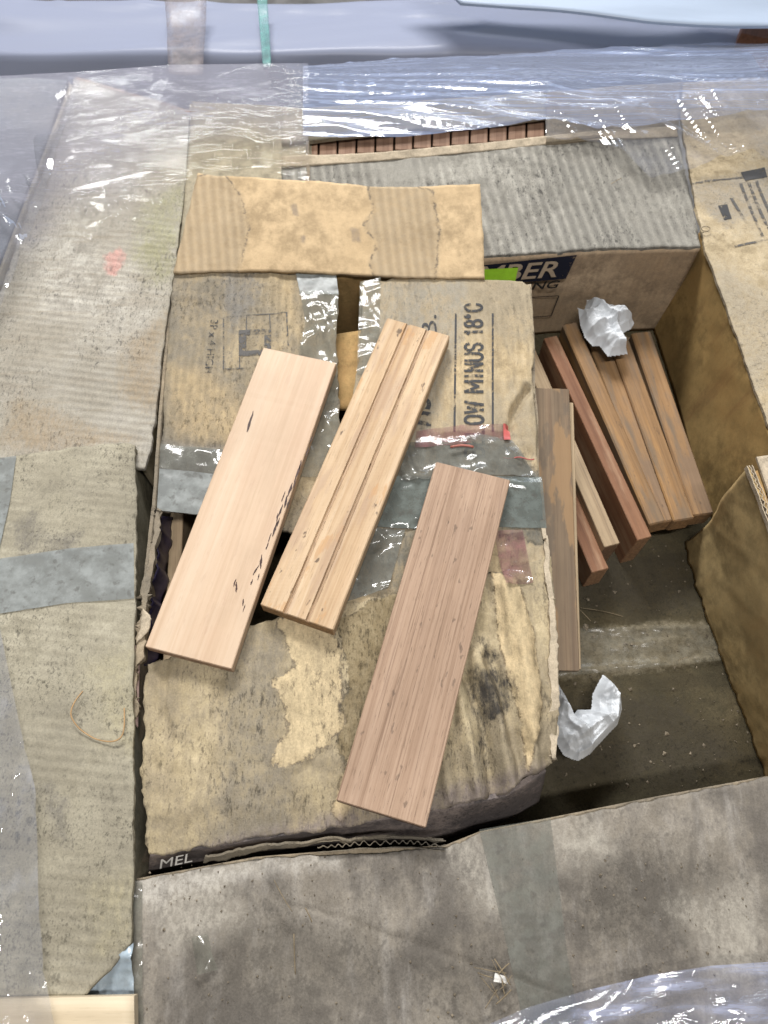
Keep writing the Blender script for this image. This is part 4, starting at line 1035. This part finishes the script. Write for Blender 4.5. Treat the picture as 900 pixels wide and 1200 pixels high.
Bd = tag(board('timber_board', [(455, 372), (526, 393), (391, 740), (304, 707)], .022, .022, .018, m_B, seed=22, nseg=90, prof=lambda W: (
    [(-W / 2, -.0172), (-W / 2, -.0012), (-W / 2 + .0012, 0)] + [(-W / 2 + W * k, z) for k, z in ((.10, 0), (.22, 0), (.322, 0), (.338, -.0022), (.364, -.0022), (.380, 0), (.5, 0), (.632, 0), (.648, -.0022), (.674, -.0022), (.690, 0), (.8, 0), (.9, 0))] +
    [(W / 2 - .0012, 0), (W / 2, -.0012), (W / 2, -.0172), (W / 2 - .0008, -.018), (-W / 2 + .0008, -.018)])), 'straw coloured rough board with two grooves along its length', 'board', 'loose boards on the torn carton')
tag(board('timber_board', [(513, 541), (596, 562), (502, 969), (391, 939)], .0155, .0215, .012, m_C, seed=23, nseg=60, warp=.0003), 'brown striped board, nearest of the three loose boards', 'board', 'loose boards on the torn carton')
# grime packed into the two grooves
Bd.data.materials.append(wood('groove_grime', [(0.24, 0.155, 0.09), (0.36, 0.245, 0.15), (0.44, 0.31, 0.2)], seed=66, pore=.8, bumpy=.6))
Wb = Bd['_dim'][1]
for p in Bd.data.polygons:
    k = p.center.y / Wb + .5
    if p.center.z > -.006 and (.33 < k < .372 or .643 < k < .682): p.material_index = 1
# gum streaks of the pale board
La, Wa = A['_dim']
MA = A.matrix_world.inverted()
def sliver(px, py, L, w, ang=0.0):
    c = MA @ Vector(at(px, py, .0171))
    n = 7; V = []; Fc = []
    for i in range(n):
        k = i / (n - 1); ww = w * math.sin(math.pi * (0.08 + 0.84 * k)) * random.uniform(.6, 1.2)
        x = c.x + (k - .5) * L; y = c.y + math.sin(ang) * (k - .5) * L + random.uniform(-.15, .15) * w
        V += [(x, y - ww / 2, .00035), (x, y + ww / 2, .00035)]
    for i in range(n - 1): Fc.append((2 * i, 2 * i + 2, 2 * i + 3, 2 * i + 1))
    o = link('gum_streak', mesh_np('gum_streak', np.array(V), Fc, False), m_gum, A)
m_gum = plain('dark_gum', (0.045, 0.022, 0.018), .5, .4)
sliver(293, 494, .026, .0032, .05)
for (px, py, L, w, a) in ((349, 553, .018, .002, 0), (345, 566, .012, .0018, .1), (340, 574, .016, .0022, 0), (335, 588, .014, .002, .1), (329, 598, .014, .002, 0), (325, 607, .010, .0016, .2), (322, 620, .016, .0024, 0), (326, 612, .010, .0014, 0),
                          (316, 630, .010, .0014, 0), (313, 640, .008, .0014, 0), (306, 658, .014, .0022, .2), (300, 668, .012, .0014, -.2), (295, 682, .006, .0012, 0), (303, 676, .007, .001, .1), (277, 688, .010, .0020, .3), (275, 683, .008, .0012, 0), (285, 706, .007, .0016, .2), (286, 713, .008, .001, 0), (360, 530, .012, .0012, 0), (365, 515, .008, .001, 0), (352, 545, .012, .0016, .1), (332, 582, .012, .0014, 0), (338, 590, .012, .0016, 0)):
    sliver(px, py, L, w, a)

# ------------------------------------------------------------------ tissues
def tissue(name, outline, z0, hi, mat, seed, label, folds):
    """Crumpled sheet: outline filled with a faceted, folded surface of real height."""
    P = pts(outline, z0); c = P.mean(0)
    n = 110; lo = P.min(0) - .002; up = P.max(0) + .002
    xs = np.linspace(lo[0], up[0], n); ys = np.linspace(lo[1], up[1], n)
    X, Y = np.meshgrid(xs, ys)
    d = sdf(X, Y, P)
    rs = np.random.default_rng(seed); g = np.zeros_like(X)
    wx = X + .003 * fbm(X * 40, Y * 40, seed, 2); wy = Y + .003 * fbm(X * 40, Y * 40, seed + 5, 2)
    for q_ in range(15):
        a_ = rs.uniform(0, math.pi); lam = rs.uniform(.012, .045) if q_ < 9 else rs.uniform(.004, .009); ph = rs.uniform(0, 1)
        tt = (wx * math.cos(a_) + wy * math.sin(a_)) / lam + ph
        g += np.abs(tt - np.floor(tt) - .5) * 2 * lam / .045 * .42
    H = hi * (.3 + .7 * np.clip(d / .02, 0, 1)) * (.2 + g)
    for F_, w, h in folds:
        H = H + h * np.maximum(0, 1 - seg_dist(X, Y, pts(F_, z0)) / w)
    keep = d > 0
    V = np.stack([X, Y, z0 + H * np.clip(.35 + d / .01, 0, 1)], -1).reshape(-1, 3)
    # snap the rim to the outline
    ids = -np.ones(n * n, int); cells = []
    K = keep.reshape(-1)
    for j in range(n - 1):
        for i in range(n - 1):
            q = (j * n + i, j * n + i + 1, (j + 1) * n + i + 1, (j + 1) * n + i)
            if K[list(q)].sum() >= 3: cells.append(q)
    used = np.unique(np.array(cells)); ids[used] = np.arange(len(used))
    Fc = [tuple(int(ids[k]) for k in q) for q in cells]
    o = link(name, mesh_np(name, V[used] - c, Fc, False), mat, None, tuple(c))
    o.modifiers.new('shell', 'SOLIDIFY').thickness = .0004
    return tag(o, label, 'tissue')


tm = NT('white_tissue'); tco = tm.obj()
tn = tm.noise(tco, 500, 3)
tmx = tm.n('ShaderNodeMixShader', {0: 0.25, 1: tm.bsdf((0.72, 0.745, 0.77), .8, .15, tm.bump(tn, .2, .0004)), 2: tm.n('ShaderNodeBsdfTranslucent', {'Color': (0.72, 0.75, 0.78)}).outputs[0]})
m_tis = tm.done(tmx.outputs[0])
tissue('tissue', [(676, 362), (684, 366), (687, 353), (705, 357), (722, 364), (735, 366), (743, 380), (738, 388), (726, 394), (733, 408), (735, 417), (712, 420), (703, 408), (694, 408), (684, 396), (679, 382)], -.078, .016, m_tis, 71,
       'crumpled white tissue on the board ends at the back of the gap', [([(686, 360), (715, 385), (728, 412)], .006, .010), ([(690, 395), (735, 378)], .005, .006)])
tissue('tissue', [(652, 800), (663, 818), (672, 838), (676, 832), (692, 832), (693, 815), (699, 803), (706, 791), (716, 800), (726, 817), (728, 832), (722, 850), (705, 868), (688, 886), (676, 893), (660, 886), (650, 870), (646, 850)], -.13, .02, m_tis, 83,
       'folded white tissue on the floor of the gap below the leaning board', [([(660, 830), (690, 885)], .008, .012), ([(720, 810), (715, 850), (682, 890)], .01, .012), ([(690, 835), (715, 855)], .004, .006)])

# ------------------------------------------------------------------ small debris
def fibre(P, r, mat, label, name='plant_fibre', cat='fibre'):
    return tag(tube(name, P, r, mat, None, 5), label, cat)
m_straw = plain('straw', (0.20, 0.155, 0.095), .7, .3)
m_orange = plain('orange_fibre', (0.40, 0.25, 0.12), .6, .2)
k = np.linspace(0, 1, 26)
loop = [(97, 810), (88, 822), (82, 838), (92, 854), (110, 866), (130, 870), (144, 866), (147, 850), (146, 830)]
LP = resample(pts(loop, .016), 60)
for _ in range(12): LP[1:-1] = (LP[:-2] + 2 * LP[1:-1] + LP[2:]) / 4
LP[:, 2] += .002 * np.sin(np.linspace(0, 9, 60))
fibre(LP, .0006, m_orange, 'thin orange fibre curled on the olive grey carton')
def straw(px, py, L, ang, z, lab):
    c = at(px, py, z); a = math.radians(ang); q = np.linspace(-.5, .5, 8)
    bend = random.uniform(-.12, .12)
    P = np.stack([c[0] + L * (q * math.cos(a) - bend * (q ** 2) * math.sin(a)), c[1] + L * (q * math.sin(a) + bend * q ** 2 * math.cos(a)), np.full(8, c[2])], 1)
    o = tube('straw', P, random.uniform(.00025, .0005), m_straw, None, 5); return tag(o, lab, 'straw', 'straw bits')
straw(345, 1118, .028, 95, .004, 'single upright straw bit in the middle of the grey dusty carton lid')
straw(331, 1050, .028, -55, .005, 'pale slanting straw bit near the rear edge of the grey dusty lid')
straw(362, 1072, .012, -60, .004, 'tiny straw bit below the slanting one on the grey dusty lid')
for _ in range(11):
    straw(random.gauss(584, 11), random.gauss(1154, 16), random.uniform(.010, .032), random.gauss(100, 45), random.uniform(.003, .008), 'thin bit of straw in the small nest beside the tape on the grey lid')
o = tape('plastic_scrap', [(226, 1098), (244, 1094)], [(232, 1142), (256, 1136)], [(226, 1098), (228, 1120), (232, 1142)], [(244, 1094), (250, 1118), (256, 1136)], m_cleartape, None, key='front', off=.003, wr=.005)
tag(o, 'small crumpled clear plastic scrap on the grey dusty carton lid', 'plastic scrap')
o = tape('paper_scrap', [(580, 1140), (592, 1144)], [(578, 1150), (594, 1152)], [(580, 1140), (578, 1150)], [(592, 1144), (594, 1152)], plain('white_scrap', (0.6, 0.58, 0.54), .7, .1), None, key='front', off=.006, wr=.003)
tag(o, 'tiny white paper scrap in the straw nest beside the tape', 'paper scrap')
straw(685, 720, .02, -50, ZF + .008, 'short straw bit on the gap floor beside the leaning board')
straw(705, 716, .05, -12, ZF + .008, 'long straw bit on the gap floor behind the pale taped band')
straw(800, 772, .012, 20, ZF + .008, 'tiny straw bit on the pale taped band of the gap floor')
straw(722, 212, .018, 35, .006, 'dark twig on the grey fluted carton flap')
V = []; Fc = []
def crumb(c, r):
    b = len(V); n = 5
    for i in range(n):
        g = 2 * math.pi * i / n + random.random(); rr = r * random.uniform(.5, 1.3)
        V.append((c[0] + rr * math.cos(g), c[1] + rr * math.sin(g), c[2]))
    V.append((c[0], c[1], c[2] + r * random.uniform(.4, 1)))
    for i in range(n): Fc.append((b + i, b + (i + 1) % n, b + n))
for _ in range(420):
    p = at(random.uniform(160, 900), random.uniform(1000, 1200), 0); z = drape_z(np.array([p[:2]]), 'front')[0]
    crumb((p[0], p[1], z + .0006), abs(random.gauss(0, .0005)) + .0002)
for _ in range(160):
    p = at(random.uniform(660, 880), random.uniform(640, 930), ZF); z = drape_z(np.array([p[:2]]), 'pit')[0]
    crumb((p[0], p[1], z + .0006), abs(random.gauss(0, .0012)) + .0004)
tag(link('dust_crumbs', mesh_np('dust_crumbs', np.array(V), Fc, False), plain('crumb', (0.17, 0.14, 0.10), .8, .5, sc=300)), 'scattered crumbs of dust and wood on the carton lids', 'crumbs', kind='stuff')

# ------------------------------------------------------------------ board and tape at the lower left corner
o = quad('plywood_offcut', at(-80, 1172, .02), at(157, 1167, .02), at(160, 1330, .02), at(-80, 1330, .02), wood('pale_plywood', [(0.52, 0.42, 0.28), (0.60, 0.50, 0.35), (0.64, 0.54, 0.39)], seed=71, streak=(.1, (.4, .3, .2))), None, thick=.01, res=.01)
tag(o, 'cream plywood edge at the bottom left corner', 'board')
o = panel('plastic_tape_scrap', pts([(97, 1152, .006), (155, 1106, .012)]), pts([(98, 1169, .002), (156, 1168, .006)]), pts([(97, 1152, .006), (98, 1169, .002)]), pts([(155, 1106, .012), (156, 1168, .006)]), m_bluetape, None, thick=0, res=.003,
          disp=lambda X, Y, Z: .006 * (ridged(X * 45, Y * 45, 5) - .5))
tag(o, 'pale blue plastic tape scrap tucked at the olive carton corner', 'tape')

# ------------------------------------------------------------------ behind the pallet
m_lilac = film('lilac_wrap', (0.32, 0.35, 0.46), 0.98, 0.10, 0.35, (2, 30, 30), .3, 1, .02)
o = panel('wrapped_pallet_load', pts([(-150, -6), (300, -6), (900, 0), (1050, 0)], -.11), pts([(-150, 130), (300, 128), (900, 120), (1050, 120)], -.17), pts([(-150, -6, -.11), (-150, 60, -.10), (-150, 130, -.17)]), pts([(1050, 0, -.11), (1050, 60, -.10), (1050, 120, -.17)]), m_lilac, None,
          thick=.01, res=.010, disp=lambda X, Y, Z: .016 * fbm(X * 1.3 + Y, Y * 9 - X * 1.5, 8, 3) + .012 * (ridged(X * 0.9, Y * 10 + X * 1.4, 3, 2) - .5))
tag(o, 'load wrapped in lilac white plastic behind the pallet', 'pallet load')
m_bstrip = tape_mat('brown_strip', (0.30, 0.26, 0.26), .30, .5, .5, 11, (30, 120, 30), 0.3, 0.08)
m_gstrip = tape_mat('green_strip', (0.16, 0.38, 0.36), .45, .5, .2, 12, (30, 120, 30), 0.3, 0.08)
tag(quad('packing_strip', at(193, -4, -.085), at(242, -4, -.085), at(238, 88, -.075), at(198, 88, -.075), m_bstrip, None, thick=.001, res=.01, disp=wob(.004, 12, 3)), 'brown see-through packing strip across the lilac load', 'strap')
tag(quad('packing_strap', at(301, -4, -.085), at(313, -4, -.085), at(318, 78, -.075), at(308, 78, -.075), m_gstrip, None, thick=.001, res=.01, disp=wob(.003, 12, 4)), 'thin green strap across the lilac load', 'strap')
o = panel('plastic_sheet', pts([(470, -60), (1050, -60)], -.02), pts([(540, 2, -.03), (640, 10, -.03), (760, 24, -.03), (860, 30, -.03), (1050, 30, -.03)]), pts([(470, -60, -.02), (540, 2, -.03)]), pts([(1050, -60, -.02), (1050, 30, -.03)]),
          film('blue_white_sheet', (0.46, 0.54, 0.66), .98, .15, .35, (6, 25, 25), .3, 2, .0), None, thick=.004, res=.01, disp=lambda X, Y, Z: .01 * fbm(X * 3, Y * 16, 4, 3))
tag(o, 'light blue plastic sheet at the top right', 'plastic sheet')
tag(board('timber_block', [(872, 26), (960, 26), (955, 48), (866, 48)], -.08, -.08, .05, wood('orange_block', [(0.36, 0.15, 0.085), (0.46, 0.21, 0.12), (0.5, 0.25, 0.15)], seed=77), seed=31), 'orange brown timber block below the light blue sheet', 'timber block')

# ------------------------------------------------------------------ stretch film
def sheet(name, top, bot, left, right, mat, disp, label, res=.004, masks=None):
    o = panel(name, pts(top), pts(bot), pts(left), pts(right), mat, None, thick=0, res=res, disp=disp, masks=masks)
    return tag(o, label, 'plastic film', 'stretch film round the pallet')


m_film_h = film('film_streaked', (0.41, 0.48, 0.69), .38, .42, .09, (0.8, 75, 40), .5, 3, .35, .0016)
sheet('stretch_film', [(355, 76, -.06), (450, 70, -.06), (640, 60, -.06), (900, 50, -.06), (1000, 46, -.06)], [(355, 158, .014), (400, 162, .014), (470, 160, .016), (560, 152, .018), (620, 142, .018), (650, 138, .018), (700, 152, .016), (760, 146, .016), (900, 128, .016), (1000, 120, .016)],
      [(355, 76, -.06), (355, 100, .0), (355, 125, .02), (355, 158, .014)], [(1000, 46, -.06), (1000, 72, .0), (1000, 95, .02), (1000, 120, .016)], m_film_h,
      lambda X, Y, Z: .0035 * (ridged(X * 2.6 + Y * 3, (Y + .12 * X) * 34 + 2.0 * fbm(X * 3, Y * 4, 77, 2), 3, 3) - .5) + .0008 * fbm(X * 5, (Y + .1 * X) * 130, 4, 3), 'silvery streaked film stretched over the back edge of the pallet', .0035)
m_film_l = film('film_hazy', (0.46, 0.46, 0.54), .42, .10, .04, (18, 70, 40), .30, 5, .2, .0008, fade='rim')
sheet('stretch_film', [(-60, 92, .02), (90, 84, .02), (200, 76, .012), (361, 74, .012)], [(-160, 520, .02), (40, 330, .018), (110, 280, .016), (170, 255, .016), (225, 205, .016), (300, 196, .014), (362, 212, .014)],
      [(-60, 92, .02), (-90, 200, .02), (-120, 330, .02), (-160, 520, .02)], [(361, 74, .012), (361, 140, .014), (362, 212, .014)], m_film_l,
      lambda X, Y, Z: .0005 * (ridged(X * 4 + Y * 2, Y * 12 - X * 4, 7, 2) - .5) + .00022 * fbm(X * 25, Y * 60, 9, 3), 'hazy film with bright glints over the upper left cartons', .0035,
      masks={'rim': [(-400, -60), (420, -60), (420, 215), (362, 214), (300, 199), (225, 208), (170, 258), (110, 284), (40, 335), (-160, 540), (-600, 540)]})
m_film_c = film('film_clear', (0.55, 0.58, 0.68), .10, .4, .04, (9, 9, 9), .6, 6, .15, .003)
sheet('stretch_film', [(-150, 100, .012), (95, 86, .016)], [(-160, 420, .012), (-30, 420, .012)], [(-150, 100, .012), (-160, 420, .012)], [(95, 86, .016), (70, 160, .024), (48, 235, .024), (10, 330, .024), (-30, 420, .012)], m_film_c,
      lambda X, Y, Z: .008 * (ridged(X * 9 + Y * 5, Y * 3 - X * 4, 11, 3) - .5), 'clear crinkled film over the far left carton')
sheet('stretch_film', [(640, 128, .024), (760, 118, .024), (1000, 95, .024)], [(640, 158, .016), (700, 162, .018), (735, 176, .022), (765, 206, .016), (830, 190, .016), (880, 178, .018), (1000, 260, .016)], [(640, 128, .024), (640, 158, .016)], [(1000, 95, .024), (1000, 260, .016)], m_film_c,
      lambda X, Y, Z: .010 * (ridged(X * 12 + Y * 4, Y * 4 + X * 3, 13, 3) - .6), 'crumpled clear film over the corner of the sandy carton')
m_film_e = film('film_clear_edge', (0.56, 0.59, 0.68), .16, .45, .04, (14, 7, 9), .9, 16, .35, .010)
sheet('stretch_film', [(-120, 720, .03), (-5, 728, .03)], [(-120, 1240, .035), (75, 1240, .035)], [(-120, 720, .03), (-120, 1240, .035)], [(-5, 728, .03), (20, 850, .03), (40, 930, .03), (42, 1050, .03), (50, 1140, .03), (60, 1172, .03), (75, 1240, .035)], m_film_e,
      lambda X, Y, Z: .013 * (ridged(X * 20 + Y * 3, Y * 5 + X * 5, 17, 3) - .5), 'crinkled clear film hanging at the lower left edge')
m_film_b = film('film_bluish', (0.56, 0.62, 0.86), .14, .45, .06, (3, 30, 30), .7, 8, .55, .003)
sheet('stretch_film', [(560, 1205, .02), (620, 1180, .02), (690, 1160, .02), (760, 1143, .02), (830, 1132, .02), (920, 1126, .02), (1000, 1122, .02)], [(540, 1300, .03), (1000, 1300, .03)], [(560, 1205, .02), (540, 1300, .03)], [(1000, 1122, .02), (1000, 1300, .03)], m_film_b,
      lambda X, Y, Z: .012 * (ridged(X * 3.0, (Y - .25 * X) * 24, 23, 3) - .5), 'bluish film with folds at the bottom right edge')
